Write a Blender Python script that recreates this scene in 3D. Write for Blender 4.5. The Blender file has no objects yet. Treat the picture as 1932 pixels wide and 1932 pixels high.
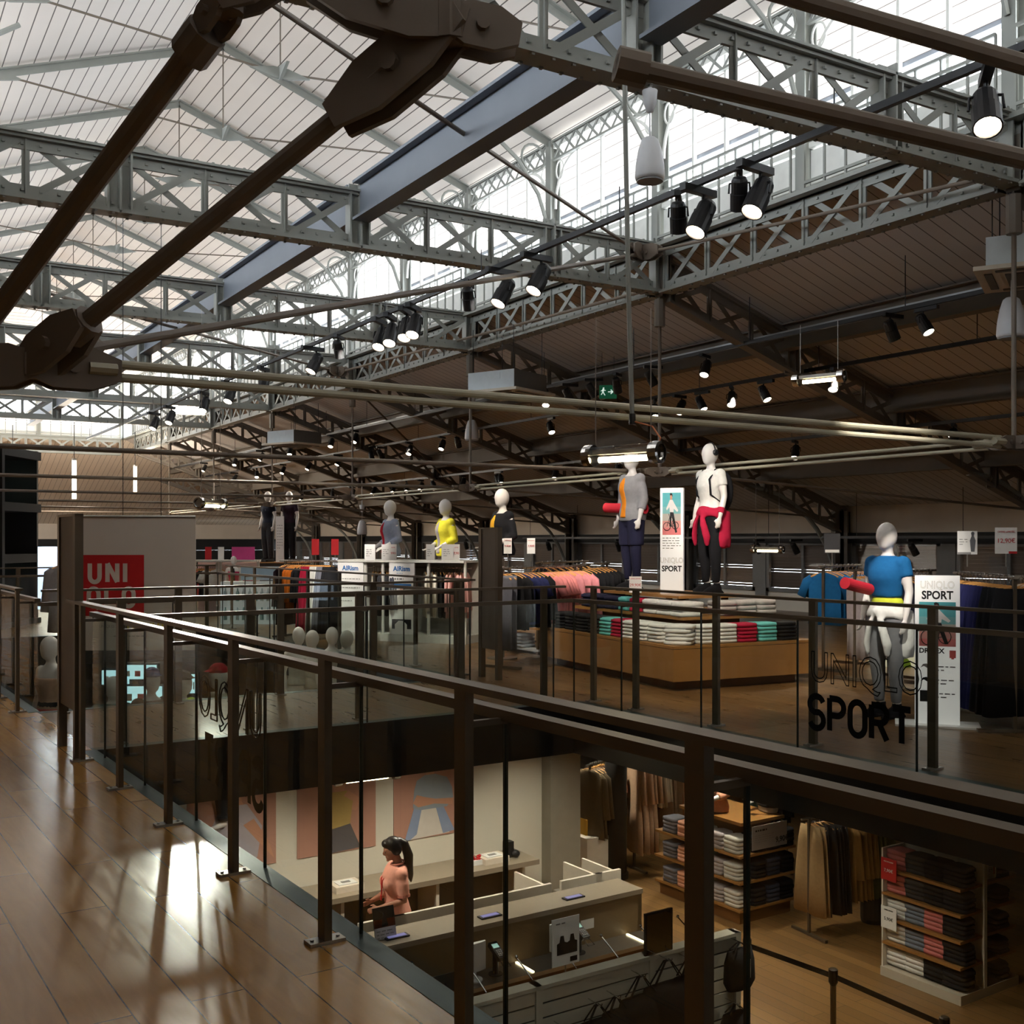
SKY, EXPO, PORTALS, FLOOD, LAMP, LOWL = 10, 0.45, True, 3600, 300, 100
import bpy, math, random
from mathutils import Vector as V, Matrix
random.seed(7)
C = bpy.context.scene.collection
sc = bpy.context.scene
FPX, HY, EYE = 2080.0, 1018.0, 1.6
Z = V((0, 0, 1))
def W(x, y, z=0.0): return V((.856*x+.517*y, -.517*x+.856*y, z))   # sight axes (x across, y away) -> world; the hall runs along +Y
def P(px, py, Y): return W((px-966)/FPX*Y, Y, EYE-(py-HY)/FPX*Y)
def F(px, py, z=0.0):
    Y = (EYE-z)*FPX/(py-HY); return W((px-966)/FPX*Y, Y, z)
def hall(u, v, z=0.0): return V((v, u, z))
def fl(u, v, z=0.0): return W(-.55*u+.835*v, .835*u+.55*v, z)
CAMROT = -math.atan2(.517, .856)
HU, HV = hall(1, 0), hall(0, 1)
FU, FV = fl(1, 0).normalized(), fl(0, 1).normalized()
AF = math.atan2(FV.y, FV.x)            # angle of the floor grid
def lin(r, g, b):
    f = lambda c: (c/255/12.92) if c/255 <= .04045 else ((c/255+.055)/1.055)**2.4
    return (f(r), f(g), f(b))
ORD = ['first','second','third','fourth','fifth','sixth','seventh','eighth','ninth','tenth','eleventh','twelfth','thirteenth','fourteenth',
       'fifteenth','sixteenth','seventeenth','eighteenth','nineteenth','twentieth']
# ------------------------------------------------------------------ materials
MATS = {}
def mt(name, rgb, rough=.5, metal=0., emit=0., var=.10, scale=9., spec=.5, bump=0.):
    if name in MATS: return MATS[name]
    m = bpy.data.materials.new(name); m.use_nodes = True; MATS[name] = m
    nt = m.node_tree; n = nt.nodes; bs = n['Principled BSDF']
    tc = n.new('ShaderNodeTexCoord'); no = n.new('ShaderNodeTexNoise'); no.inputs['Scale'].default_value = scale
    no.inputs['Detail'].default_value = 3
    nt.links.new(tc.outputs['Object'], no.inputs['Vector'])
    mx = n.new('ShaderNodeMix'); mx.data_type = 'RGBA'
    c = lin(*rgb)
    mx.inputs[6].default_value = (*[x*(1-var) for x in c], 1); mx.inputs[7].default_value = (*[min(1, x*(1+var)) for x in c], 1)
    nt.links.new(no.outputs['Fac'], mx.inputs[0]); nt.links.new(mx.outputs[2], bs.inputs['Base Color'])
    bs.inputs['Roughness'].default_value = rough; bs.inputs['Metallic'].default_value = metal
    bs.inputs['Specular IOR Level'].default_value = spec
    if emit:
        bs.inputs['Emission Color'].default_value = (*c, 1); bs.inputs['Emission Strength'].default_value = emit
    if bump:
        bp = n.new('ShaderNodeBump'); bp.inputs['Strength'].default_value = bump; bp.inputs['Distance'].default_value = .01
        nt.links.new(no.outputs['Fac'], bp.inputs['Height']); nt.links.new(bp.outputs['Normal'], bs.inputs['Normal'])
    return m
def glass(name, tint, refl=1.0):
    m = bpy.data.materials.new(name); m.use_nodes = True; nt = m.node_tree; n = nt.nodes
    n.remove(n['Principled BSDF']); out = n['Material Output']
    tr = n.new('ShaderNodeBsdfTransparent'); gl = n.new('ShaderNodeBsdfGlossy'); gl.inputs['Roughness'].default_value = 0.0
    no = n.new('ShaderNodeTexNoise'); no.inputs['Scale'].default_value = 2.
    mxc = n.new('ShaderNodeMix'); mxc.data_type = 'RGBA'
    mxc.inputs[6].default_value = (*tint, 1); mxc.inputs[7].default_value = (*[min(1, t*1.02) for t in tint], 1)
    nt.links.new(no.outputs['Fac'], mxc.inputs[0]); nt.links.new(mxc.outputs[2], tr.inputs['Color'])
    fr = n.new('ShaderNodeLayerWeight'); fr.inputs['Blend'].default_value = .5
    pw = n.new('ShaderNodeMath'); pw.operation = 'POWER'; pw.inputs[1].default_value = 5.5; nt.links.new(fr.outputs['Facing'], pw.inputs[0])
    mu = n.new('ShaderNodeMath'); mu.operation = 'MULTIPLY_ADD'; mu.inputs[1].default_value = .55*refl; mu.inputs[2].default_value = .04*refl
    nt.links.new(pw.outputs[0], mu.inputs[0])
    mx = n.new('ShaderNodeMixShader'); nt.links.new(mu.outputs[0], mx.inputs[0])
    nt.links.new(tr.outputs[0], mx.inputs[1]); nt.links.new(gl.outputs[0], mx.inputs[2]); nt.links.new(mx.outputs[0], out.inputs[0])
    return m
def lines_mat(name, rgb, groove, axis, pitch, frac, rough=.6):
    """boards with dark joints every `pitch` metres along a world axis"""
    m = bpy.data.materials.new(name); m.use_nodes = True; nt = m.node_tree; n = nt.nodes; bs = n['Principled BSDF']
    tc = n.new('ShaderNodeTexCoord'); d = n.new('ShaderNodeVectorMath'); d.operation = 'DOT_PRODUCT'; d.inputs[1].default_value = axis
    nt.links.new(tc.outputs['Object'], d.inputs[0])
    dv = n.new('ShaderNodeMath'); dv.operation = 'DIVIDE'; dv.inputs[1].default_value = pitch; nt.links.new(d.outputs['Value'], dv.inputs[0])
    fr = n.new('ShaderNodeMath'); fr.operation = 'FRACT'; nt.links.new(dv.outputs[0], fr.inputs[0])
    lt = n.new('ShaderNodeMath'); lt.operation = 'LESS_THAN'; lt.inputs[1].default_value = frac; nt.links.new(fr.outputs[0], lt.inputs[0])
    no = n.new('ShaderNodeTexNoise'); no.inputs['Scale'].default_value = 1.3; nt.links.new(tc.outputs['Object'], no.inputs['Vector'])
    m1 = n.new('ShaderNodeMix'); m1.data_type = 'RGBA'; c = lin(*rgb)
    m1.inputs[6].default_value = (*[x*.9 for x in c], 1); m1.inputs[7].default_value = (*[min(1, x*1.06) for x in c], 1)
    nt.links.new(no.outputs['Fac'], m1.inputs[0])
    m2 = n.new('ShaderNodeMix'); m2.data_type = 'RGBA'; m2.inputs[7].default_value = (*lin(*groove), 1)
    nt.links.new(lt.outputs[0], m2.inputs[0]); nt.links.new(m1.outputs[2], m2.inputs[6]); nt.links.new(m2.outputs[2], bs.inputs['Base Color'])
    bs.inputs['Roughness'].default_value = rough
    return m
def plank_mat(name, dark, light, rough, pitch=.195, length=1.9, bump=.25):
    m = bpy.data.materials.new(name); m.use_nodes = True; nt = m.node_tree; n = nt.nodes; bs = n['Principled BSDF']; L = nt.links.new
    tc = n.new('ShaderNodeTexCoord'); mp = n.new('ShaderNodeMapping'); mp.inputs['Rotation'].default_value = (0, 0, -(AF+math.pi/2))
    L(tc.outputs['Object'], mp.inputs['Vector'])
    br = n.new('ShaderNodeTexBrick'); br.offset = .37; br.inputs['Scale'].default_value = 1.0
    br.inputs['Brick Width'].default_value = length; br.inputs['Row Height'].default_value = pitch
    br.inputs['Mortar Size'].default_value = .003; br.inputs['Mortar Smooth'].default_value = .2; br.inputs['Bias'].default_value = 0
    br.inputs['Color1'].default_value = (0, 0, 0, 1); br.inputs['Color2'].default_value = (1, 1, 1, 1); br.inputs['Mortar'].default_value = (.5, .5, .5, 1)
    L(mp.outputs[0], br.inputs['Vector'])
    mp2 = n.new('ShaderNodeMapping'); mp2.inputs['Scale'].default_value = (1.2, 9, 1); L(mp.outputs[0], mp2.inputs['Vector'])
    no = n.new('ShaderNodeTexNoise'); no.inputs['Scale'].default_value = 1.6; no.inputs['Detail'].default_value = 6; no.inputs['Distortion'].default_value = 1.6
    L(mp2.outputs[0], no.inputs['Vector'])
    ad = n.new('ShaderNodeMath'); ad.operation = 'MULTIPLY_ADD'; ad.inputs[1].default_value = .55; L(br.outputs['Color'], ad.inputs[0])
    mu = n.new('ShaderNodeMath'); mu.operation = 'MULTIPLY'; mu.inputs[1].default_value = .6; L(no.outputs['Fac'], mu.inputs[0]); L(mu.outputs[0], ad.inputs[2])
    mx = n.new('ShaderNodeMix'); mx.data_type = 'RGBA'; mx.inputs[6].default_value = (*lin(*dark), 1); mx.inputs[7].default_value = (*lin(*light), 1)
    L(ad.outputs[0], mx.inputs[0])
    m2 = n.new('ShaderNodeMix'); m2.data_type = 'RGBA'; m2.inputs[7].default_value = (*[c*.25 for c in lin(*dark)], 1)
    L(br.outputs['Fac'], m2.inputs[0]); L(mx.outputs[2], m2.inputs[6]); L(m2.outputs[2], bs.inputs['Base Color'])
    bs.inputs['Roughness'].default_value = rough
    rr = n.new('ShaderNodeMath'); rr.operation = 'MULTIPLY_ADD'; rr.inputs[1].default_value = .22; rr.inputs[2].default_value = rough-.1
    L(no.outputs['Fac'], rr.inputs[0]); L(rr.outputs[0], bs.inputs['Roughness'])
    bp = n.new('ShaderNodeBump'); bp.inputs['Strength'].default_value = bump; bp.inputs['Distance'].default_value = .004
    L(no.outputs['Fac'], bp.inputs['Height']); L(bp.outputs['Normal'], bs.inputs['Normal'])
    return m
khaki = mt('tie_khaki', (176, 170, 148), .45, 0, scale=5)
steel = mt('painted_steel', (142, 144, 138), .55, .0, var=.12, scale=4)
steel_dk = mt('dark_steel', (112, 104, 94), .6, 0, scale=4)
iron = mt('tie_iron', (112, 100, 88), .55, 0, scale=5)
blue_grey = mt('blue_grey_beam', (112, 118, 128), .55, 0, scale=3)
white_paint = mt('white_paint', (226, 226, 220), .55, 0)
black = mt('black_metal', (24, 24, 26), .45, 0)
black_soft = mt('black_paint', (20, 19, 18), .75, 0)
bronze = mt('balustrade_bronze', (104, 92, 78), .38, .55, scale=6)
inox = mt('brushed_steel', (170, 165, 158), .3, .9, scale=20)
chrome = mt('chrome', (200, 200, 200), .12, 1.)
roofw = lines_mat('lantern_boards', (232, 224, 216), (96, 88, 82), tuple(HV), .2, .075)
roofw2 = lines_mat('lantern_boards_cross', (232, 224, 216), (96, 88, 82), tuple(HU), .2, .075)
roofs = lines_mat('aisle_boards', (206, 200, 194), (104, 94, 88), tuple(HU), .2, .07)
roofs2 = lines_mat('aisle_boards_cross', (232, 220, 204), (150, 136, 122), tuple(HV), .2, .07)
oak_floor = plank_mat('oak_planks_walkway', (150, 104, 46), (200, 146, 76), .20, bump=.10)
oak_floor2 = plank_mat('oak_planks_shop', (84, 58, 32), (128, 94, 56), .30, .16, bump=.1)
oak_floor3 = plank_mat('oak_planks_ground', (104, 74, 42), (150, 112, 66), .36, .16, bump=.1)
cream = mt('cream_wall', (214, 200, 182), .8, 0, scale=2)
wall_white = mt('white_wall', (232, 224, 208), .75, 0, var=.03, scale=2)
oak = mt('oak_veneer', (158, 112, 60), .4, 0, var=.14, scale=6)
oak_dk = mt('dark_oak', (112, 72, 34), .5, 0, var=.14, scale=6)
wood_h = mt('hanger_wood', (222, 160, 88), .45, 0)
gl_bal = glass('balustrade_glass', (.945, .97, .955))
gl_win = glass('window_glass', (.98, .99, 1.0), .8)
gl_edge = mt('glass_joint', (30, 40, 36), .3)
gl_clear = glass('lamp_glass', (.97, .97, .95))
lamp_w = mt('lamp_lens', (255, 232, 200), .3, 0, 22)
lamp_c = mt('lamp_tube', (255, 236, 190), .3, 0, 16)
mann = mt('mannequin_white', (232, 226, 220), .35, 0, var=.02)
skin = mt('skin', (206, 150, 122), .55, 0, var=.06)
paper = mt('white_card', (240, 238, 234), .6, 0, var=.02)
red_ink = mt('red_print', (196, 28, 36), .6)
ink = mt('black_print', (22, 22, 24), .6)
grey_ink = mt('grey_print', (140, 138, 136), .7)
# ------------------------------------------------------------------ mesh builder
def base_loc(o):
    s = V((0, 0, 0))
    while o is not None: s += o.location; o = o.parent
    return s
class MB:
    def __init__(s): s.v = []; s.f = []; s.mi = []; s.cur = 0
    def add(s, vs, fs):
        k = len(s.v); s.v += [V(x) for x in vs]; s.f += [tuple(i+k for i in f) for f in fs]; s.mi += [s.cur]*len(fs); return s
    def box8(s, p):  # 4 bottom then 4 top
        return s.add(p, [(3, 2, 1, 0), (4, 5, 6, 7), (0, 1, 5, 4), (1, 2, 6, 5), (2, 3, 7, 6), (3, 0, 4, 7)])
    def box(s, c, sx, sy, sz, ax=None, ay=None, az=None):
        ax = V(ax or (1, 0, 0)); az = V(az or (0, 0, 1)); ay = V(ay) if ay is not None else az.cross(ax)
        c = V(c); q = []
        for k in (-1, 1):
            for i, j in ((-1, -1), (1, -1), (1, 1), (-1, 1)): q.append(c+ax*(i*sx/2)+ay*(j*sy/2)+az*(k*sz/2))
        return s.box8(q)
    def bar(s, a, b, w, h, up=Z):
        a = V(a); b = V(b); d = (b-a).normalized(); up = V(up)
        if abs(d.dot(up)) > .999: up = V((1, 0, 0)) if abs(d.x) < .9 else V((0, 1, 0))
        x = d.cross(up).normalized(); y = x.cross(d).normalized(); q = []
        for p in (a, b):
            for i, j in ((-1, -1), (1, -1), (1, 1), (-1, 1)): q.append(p+x*(i*w/2)+y*(j*h/2))
        return s.box8(q)
    def ibeam(s, a, b, w, h, t=.02):
        a = V(a); b = V(b); s.bar(a+Z*(h/2), b+Z*(h/2), w, t); s.bar(a-Z*(h/2), b-Z*(h/2), w, t); return s.bar(a, b, t*.8, h-t)
    def path(s, pts, radii, n=8, flat=1.0, closed=False, up=None):
        pts = [V(p) for p in pts]; m = len(pts)
        if not isinstance(radii, (list, tuple)): radii = [radii]*m
        k0 = len(s.v); d = (pts[1]-pts[0]).normalized()
        x = d.cross(V(up) if up is not None else (Z if abs(d.z) < .95 else V((0, 1, 0)))).normalized()
        for i, p in enumerate(pts):
            if closed: d = (pts[(i+1) % m]-pts[i-1]).normalized()
            elif i == 0: d = (pts[1]-pts[0]).normalized()
            elif i == m-1: d = (pts[-1]-pts[-2]).normalized()
            else: d = (pts[i+1]-pts[i-1]).normalized()
            x = (x-d*x.dot(d))
            if x.length < 1e-6: x = d.orthogonal()
            x.normalize(); y = d.cross(x)
            for j in range(n):
                a = 2*math.pi*j/n; s.v.append(p+x*(math.cos(a)*radii[i])+y*(math.sin(a)*radii[i]*flat))
        for i in range(m if closed else m-1):
            i2 = (i+1) % m
            for j in range(n):
                j2 = (j+1) % n; s.f.append((k0+i*n+j, k0+i*n+j2, k0+i2*n+j2, k0+i2*n+j)); s.mi.append(s.cur)
        if not closed:
            s.f.append(tuple(k0+j for j in reversed(range(n)))); s.f.append(tuple(k0+(m-1)*n+j for j in range(n))); s.mi += [s.cur]*2
        return s
    def tube(s, a, b, r, n=8): return s.path([a, b], r, n)
    def loft(s, rings):
        """rings: lists of equally many points, closed loops, capped"""
        n = len(rings[0]); k0 = len(s.v)
        for r in rings: s.v += [V(p) for p in r]
        for i in range(len(rings)-1):
            for j in range(n):
                j2 = (j+1) % n; s.f.append((k0+i*n+j, k0+i*n+j2, k0+(i+1)*n+j2, k0+(i+1)*n+j)); s.mi.append(s.cur)
        s.f.append(tuple(k0+j for j in reversed(range(n)))); s.f.append(tuple(k0+(len(rings)-1)*n+j for j in range(n))); s.mi += [s.cur]*2
        return s
    def lathe(s, c, prof, axis=Z, n=16):
        """prof: (radius, height along axis)"""
        c = V(c); d = V(axis).normalized(); x = d.orthogonal().normalized(); y = d.cross(x)
        return s.loft([[c+d*h+x*(math.cos(2*math.pi*j/n)*max(r, 1e-4))+y*(math.sin(2*math.pi*j/n)*max(r, 1e-4)) for j in range(n)] for r, h in prof])
    def ell(s, c, rx, ry, rz, n=14, m=9, rot=None):
        c = V(c); R = rot or Matrix.Identity(3); rings = []
        for i in range(m+1):
            t = -math.pi/2+math.pi*i/m; cr = max(math.cos(t), .02)
            rings.append([c+R @ V((rx*cr*math.cos(2*math.pi*j/n), ry*cr*math.sin(2*math.pi*j/n), rz*math.sin(t))) for j in range(n)])
        return s.loft(rings)
    def prism(s, poly, d):
        """extrude a planar polygon by vector d"""
        n = len(poly); d = V(d); k = len(s.v); s.v += [V(p) for p in poly]+[V(p)+d for p in poly]
        s.f.append(tuple(k+i for i in reversed(range(n)))); s.f.append(tuple(k+n+i for i in range(n))); s.mi += [s.cur]*2
        for i in range(n): s.f.append((k+i, k+(i+1) % n, k+n+(i+1) % n, k+n+i)); s.mi.append(s.cur)
        return s
    def mesh(s, name, mats, off=V((0, 0, 0)), smooth=False):
        me = bpy.data.meshes.new(name); me.from_pydata([tuple(p-off) for p in s.v], [], s.f)
        for m in (mats if isinstance(mats, (list, tuple)) else [mats]): me.materials.append(m)
        if any(s.mi): me.polygons.foreach_set('material_index', s.mi)
        if smooth: me.polygons.foreach_set('use_smooth', [True]*len(me.polygons))
        me.update()
        import bmesh
        b = bmesh.new(); b.from_mesh(me); bmesh.ops.recalc_face_normals(b, faces=b.faces); b.to_mesh(me); b.free()
        return me
    def build(s, name, mats, parent=None, loc=None, smooth=False):
        off = base_loc(parent) if parent is not None else (V(loc) if loc is not None else V((0, 0, 0)))
        o = bpy.data.objects.new(name, s.mesh(name, mats, off, smooth)); C.objects.link(o)
        if parent is not None: o.parent = parent
        elif loc is not None: o.location = loc
        return o
def link_mesh(name, me, parent=None, loc=(0, 0, 0), rz=0):
    o = bpy.data.objects.new(name, me); C.objects.link(o); o.location = loc; o.rotation_euler = (0, 0, rz)
    if parent is not None: o.parent = parent
    return o
def tag(o, label, cat, group=None):
    o['label'] = label; o['category'] = cat
    if group: o['group'] = group
    return o
def root(name, label, cat, loc=(0, 0, 0), group=None, rz=0):
    o = bpy.data.objects.new(name, None); C.objects.link(o); o.location = V(loc); o.rotation_euler = (0, 0, rz); o.empty_display_size = .1
    return tag(o, label, cat, group)
def struct(o): o['kind'] = 'structure'; return o
def copy_tree(o, parent=None):
    c = o.copy(); C.objects.link(c)
    if parent is not None: c.parent = parent
    for ch in list(o.children): copy_tree(ch, c)
    return c
def dup(o, label, loc, rz=None, group=None):
    c = copy_tree(o); c.location = V(loc); c['label'] = label
    if rz is not None: c.rotation_euler = (0, 0, rz)
    if group: c['group'] = group
    return c
def fuse(mb, voxel, name, mats, smooth_it=4):
    """one continuous skin over overlapping lofts"""
    o = bpy.data.objects.new('tmp', mb.mesh('tmp', mats)); C.objects.link(o)
    r = o.modifiers.new('r', 'REMESH'); r.mode = 'VOXEL'; r.voxel_size = voxel; r.use_smooth_shade = True
    s = o.modifiers.new('s', 'SMOOTH'); s.factor = .5; s.iterations = smooth_it
    dg = bpy.context.evaluated_depsgraph_get(); me = bpy.data.meshes.new_from_object(o.evaluated_get(dg)); me.name = name
    old = o.data; bpy.data.objects.remove(o); bpy.data.meshes.remove(old)
    me.materials.clear(); me.materials.append(mats)
    return me
def text(s, size, org, xd, yd, m, parent, xs=1.0, bold=0.0, outline=0.0, align='LEFT', name='lettering'):
    cu = bpy.data.curves.new(name, 'FONT'); cu.body = s; cu.size = size; cu.align_x = align; cu.offset = bold; cu.resolution_u = 3
    if outline: cu.fill_mode = 'NONE'; cu.bevel_depth = outline; cu.bevel_resolution = 0
    else: cu.extrude = .001
    cu.materials.append(m); t = bpy.data.objects.new('tmp', cu); C.objects.link(t)
    dg = bpy.context.evaluated_depsgraph_get(); me = bpy.data.meshes.new_from_object(t.evaluated_get(dg)); bpy.data.objects.remove(t)
    o = bpy.data.objects.new(name, me); C.objects.link(o)
    xd = V(xd).normalized(); yd = V(yd).normalized(); zd = xd.cross(yd)
    M = Matrix((xd*xs, yd, zd)).transposed().to_4x4(); M.translation = V(org)-base_loc(parent)
    o.parent = parent; o.matrix_basis = M
    return o
# stroke letters -----------------------------------------------------------
def arc(cx, cy, rx, ry, a0, a1, n=10): return [(cx+rx*math.cos(math.radians(a0+(a1-a0)*i/n)), cy+ry*math.sin(math.radians(a0+(a1-a0)*i/n))) for i in range(n+1)]
def glyph(ch, w=.55):
    h = w/2; r = .30
    if ch == 'U': return [([(0, 1), (0, r)]+arc(h, r, h, r, 180, 360)+[(w, 1)], 0)]
    if ch == 'N': return [([(0, 0), (0, 1)], 0), ([(.0, 1), (w, 0)], 0), ([(w, 0), (w, 1)], 0)]
    if ch == 'I': return [([(0, 0), (0, 1)], 0)]
    if ch in 'OQ':
        o = [(arc(h, 1-r, h, r, 0, 180)+arc(h, r, h, r, 180, 360), 1)]
        return o+([([(h+.04, .22), (w+.02, -.14)], 0)] if ch == 'Q' else [])
    if ch == 'L': return [([(0, 1), (0, 0)], 0), ([(-.08, 0), (w, 0)], 0)]
    if ch == 'S': return [(arc(h, .74, h, .26, 20, 250, 12)+arc(h, .26, h, .26, 70, -160, 12), 0)]
    if ch == 'P': return [([(0, 0), (0, 1)], 0), ([(0, 1), (h, 1)]+arc(h, .74, h, .26, 90, -90)+[(0, .48)], 0)]
    if ch == 'R': return [([(0, 0), (0, 1)], 0), ([(0, 1), (h, 1)]+arc(h, .74, h, .26, 90, -90)+[(0, .48)], 0), ([(h, .48), (w, 0)], 0)]
    if ch == 'T': return [([(h, 0), (h, 1)], 0), ([(-.03, 1), (w+.03, 1)], 0)]
    return []
def ribbon(pts, w, closed):
    n = len(pts); Lp, Rp = [], []
    for i in range(n):
        a = pts[i-1] if (i > 0 or closed) else pts[i]; b = pts[(i+1) % n] if (i < n-1 or closed) else pts[i]
        dx, dy = b[0]-a[0], b[1]-a[1]; l = math.hypot(dx, dy) or 1; nx, ny = -dy/l*w/2, dx/l*w/2
        Lp.append((pts[i][0]+nx, pts[i][1]+ny)); Rp.append((pts[i][0]-nx, pts[i][1]-ny))
    return Lp, Rp
def strokes(mb, s, size, org, xd, yd, sw=.16, gap=.28, w=.55, thick=.004, widths=None):
    """block letters laid on a plane; returns total width"""
    org, xd, yd = V(org), V(xd).normalized(), V(yd).normalized(); nd = xd.cross(yd)*thick; x = 0
    for k, ch in enumerate(s):
        for j, (pts, cl) in enumerate(glyph(ch, w)):
            Lp, Rp = ribbon(pts, sw, cl); n = len(pts); q = [org+xd*((x+p[0])*size)+yd*(p[1]*size)+nd*(.5+.02*j) for p in Lp+Rp]
            mb.add(q, [(i, (i+1) % n, n+(i+1) % n, n+i) for i in range(n if cl else n-1)])
        x += (0 if ch == 'I' else w)+gap
    return (x-gap)*size
def spot(loc, to, energy, angle=50, blend=.6, col=(1, .86, .68), r=.05):
    l = bpy.data.lights.new('lamp', 'SPOT'); l.energy = energy; l.spot_size = math.radians(angle); l.spot_blend = blend; l.color = col; l.shadow_soft_size = r
    o = bpy.data.objects.new('lamp', l); C.objects.link(o); o.location = V(loc); o.rotation_euler = (V(to)-V(loc)).to_track_quat('-Z', 'Y').to_euler(); return o
def point(loc, energy, col=(1, .84, .64), r=.08):
    l = bpy.data.lights.new('lamp', 'POINT'); l.energy = energy; l.color = col; l.shadow_soft_size = r
    o = bpy.data.objects.new('lamp', l); C.objects.link(o); o.location = V(loc); return o
# ================================================================= roof and shell
VL, VM, VR, UO, UI = .6, 4.8, 9.0, 43.0, 34.6
UR = (UO+UI)/2
S0, BAY = 6.16, 5.05
def rz(d): return 9.05-.35*d
def sz(d): return 5.35-.335*d
TH = Z*.09
def hp(pts): return [hall(u, v, z) for u, v, z in pts]
OV = 1.5
def lz(v): return rz(abs(v-VM))
mb = MB()
mb.prism(hp([(-8, VM, rz(0)), (-8, VR+OV, rz(4.2+OV)), (UO+OV, VR+OV, rz(4.2+OV)), (UR, VM, rz(0))]), TH)
mb.prism(hp([(-8, VM, rz(0)), (-8, VL-OV, rz(4.2+OV)), (UI-OV, VL-OV, rz(4.2+OV)), (UR, VM, rz(0))]), TH)
struct(mb.build('ceiling_lantern', roofw))
mb = MB()
mb.prism(hp([(UR, VM, rz(0)), (UO+OV, VR+OV, rz(4.2+OV)), (UO+OV, -20, rz(4.2+OV)), (UR, -20, rz(0))]), TH)
mb.prism(hp([(UR, VM, rz(0)), (UI-OV, VL-OV, rz(4.2+OV)), (UI-OV, -20, rz(4.2+OV)), (UR, -20, rz(0))]), TH)
struct(mb.build('ceiling_lantern_cross', roofw2))
mb = MB()
mb.prism(hp([(-8, VR, sz(0)), (-8, 18.3, sz(9.3)), (UO+9.3, 18.3, sz(9.3)), (UO, VR, sz(0))]), TH)
mb.prism(hp([(-8, VL, sz(0)), (-8, -8.7, sz(9.3)), (UI, -8.7, sz(9.3)), (UI, VL, sz(0))]), TH)
struct(mb.build('ceiling_aisle', roofs))
mb = MB(); mb.prism(hp([(UO, VR, sz(0)), (UO+9.3, 18.3, sz(9.3)), (UO+9.3, -20, sz(9.3)), (UO, -20, sz(0))]), TH)
struct(mb.build('ceiling_aisle_cross', roofs2))
# outer walls
def wallbox(name, a, b, z0, z1, t, m):
    mb = MB(); mb.bar(a+Z*((z0+z1)/2), b+Z*((z0+z1)/2), t, z1-z0); return struct(mb.build(name, m))
VW = 18.1
wallbox('wall_right_upper', hall(-8, VW+.1), hall(52.3, VW+.1), 1.70, 2.6, .2, cream)
wallbox('wall_right_lower', hall(-8, VW+.1), hall(52.3, VW+.1), -3.2, .42, .2, wall_white)
wallbox('trim_lintel_right', hall(-8, VW-.03), hall(52.3, VW-.03), 1.52, 1.74, .14, black_soft)
wallbox('wall_far_upper', hall(52.2, -20), hall(52.2, 18.3), 1.55, 2.6, .2, cream)
wallbox('wall_far_lower', hall(52.2, -20), hall(52.2, 18.3), -3.2, .1, .2, wall_white)
wallbox('trim_lintel_far', hall(52.05, -20), hall(52.05, 18.3), 1.1, 1.62, .14, black_soft)
wallbox('wall_back', hall(-8.1, -9), hall(-8.1, 18.3), -3.2, 10, .2, cream)
wallbox('wall_left', hall(-8, -8.6), hall(34.6, -8.6), -3.2, 3.2, .2, cream)
wallbox('wall_courtyard', hall(UI, -20), hall(UI, -8.6), -3.2, 5.4, .2, cream)
wallbox('wall_end', hall(UI, -20), hall(52.3, -20), -3.2, 10, .2, cream)
# windows with louvres in the aisle walls
WN = [0]
louv = mt('louvre_slats', (112, 98, 86), .5, 0, scale=3); grey_fr = mt('grey_frame', (112, 112, 110), .5)
def louvre_window(a, b, z0, z1, openf, nsl):
    WN[0] += 1; w = bpy.data.objects.new('window_%d' % WN[0], None); C.objects.link(w); w.location = (a+b)/2+Z*z0; w['kind'] = 'structure'
    d = (b-a).normalized(); n = Z.cross(d)
    mb = MB()
    for p in (a+d*.06, b-d*.06): mb.bar(p+Z*z0, p+Z*z1, .12, .16, n)
    mb.bar(a+Z*(z0+.04), b+Z*(z0+.04), .16, .08); mb.bar(a+Z*(z1-.04), b+Z*(z1-.04), .16, .08)
    mb.bar((a+b)/2+Z*z0, (a+b)/2+Z*z1, .07, .1, n); mb.build('frame', grey_fr, w)
    mb = MB(); st = (z1-z0)/nsl; lows = random.sample(range(nsl//2), 2)
    for k in range(nsl):
        zz = z0+.06+st*k; t = n*(.03*openf)
        mb.bar(a+d*.1+Z*zz, b-d*.1+Z*zz, .012, st*(1.1-openf-(.28 if k in lows else 0)), (Z+n*.25).normalized())
    mb.build('louver', louv, w)
    q = [a+d*.1+n*.09, b-d*.1+n*.09]
    mb = MB(); mb.bar(q[0]+Z*((z0+z1)/2), q[1]+Z*((z0+z1)/2), .008, z1-z0-.1); mb.build('pane', gl_win, w)
for k in range(-5, 18):
    u0 = S0+2.525*k; a = hall(u0+.15, VW+.02); b = hall(u0+2.525-.15, VW+.02)
    louvre_window(a, b, .42, 1.55, .02, 16)
mb = MB()
for k in range(-5, 19): p = hall(S0+2.525*k, VW+.02); mb.bar(p+Z*.3, p+Z*1.6, .34, .18, HV)
struct(mb.build('wall_right_piers', grey_fr))
for k in range(2, 5):
    a = hall(52.1, 16-2.8*k); b = hall(52.1, 16-2.8*k-2.6); louvre_window(a, b, .1, 1.15, .2, 8)
mb = MB()
for k in range(0, 14): p = hall(52.1, 16.1-2.8*k); mb.bar(p, p+Z*1.3, .22, .18, HU)
struct(mb.build('wall_far_piers', grey_fr))
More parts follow.
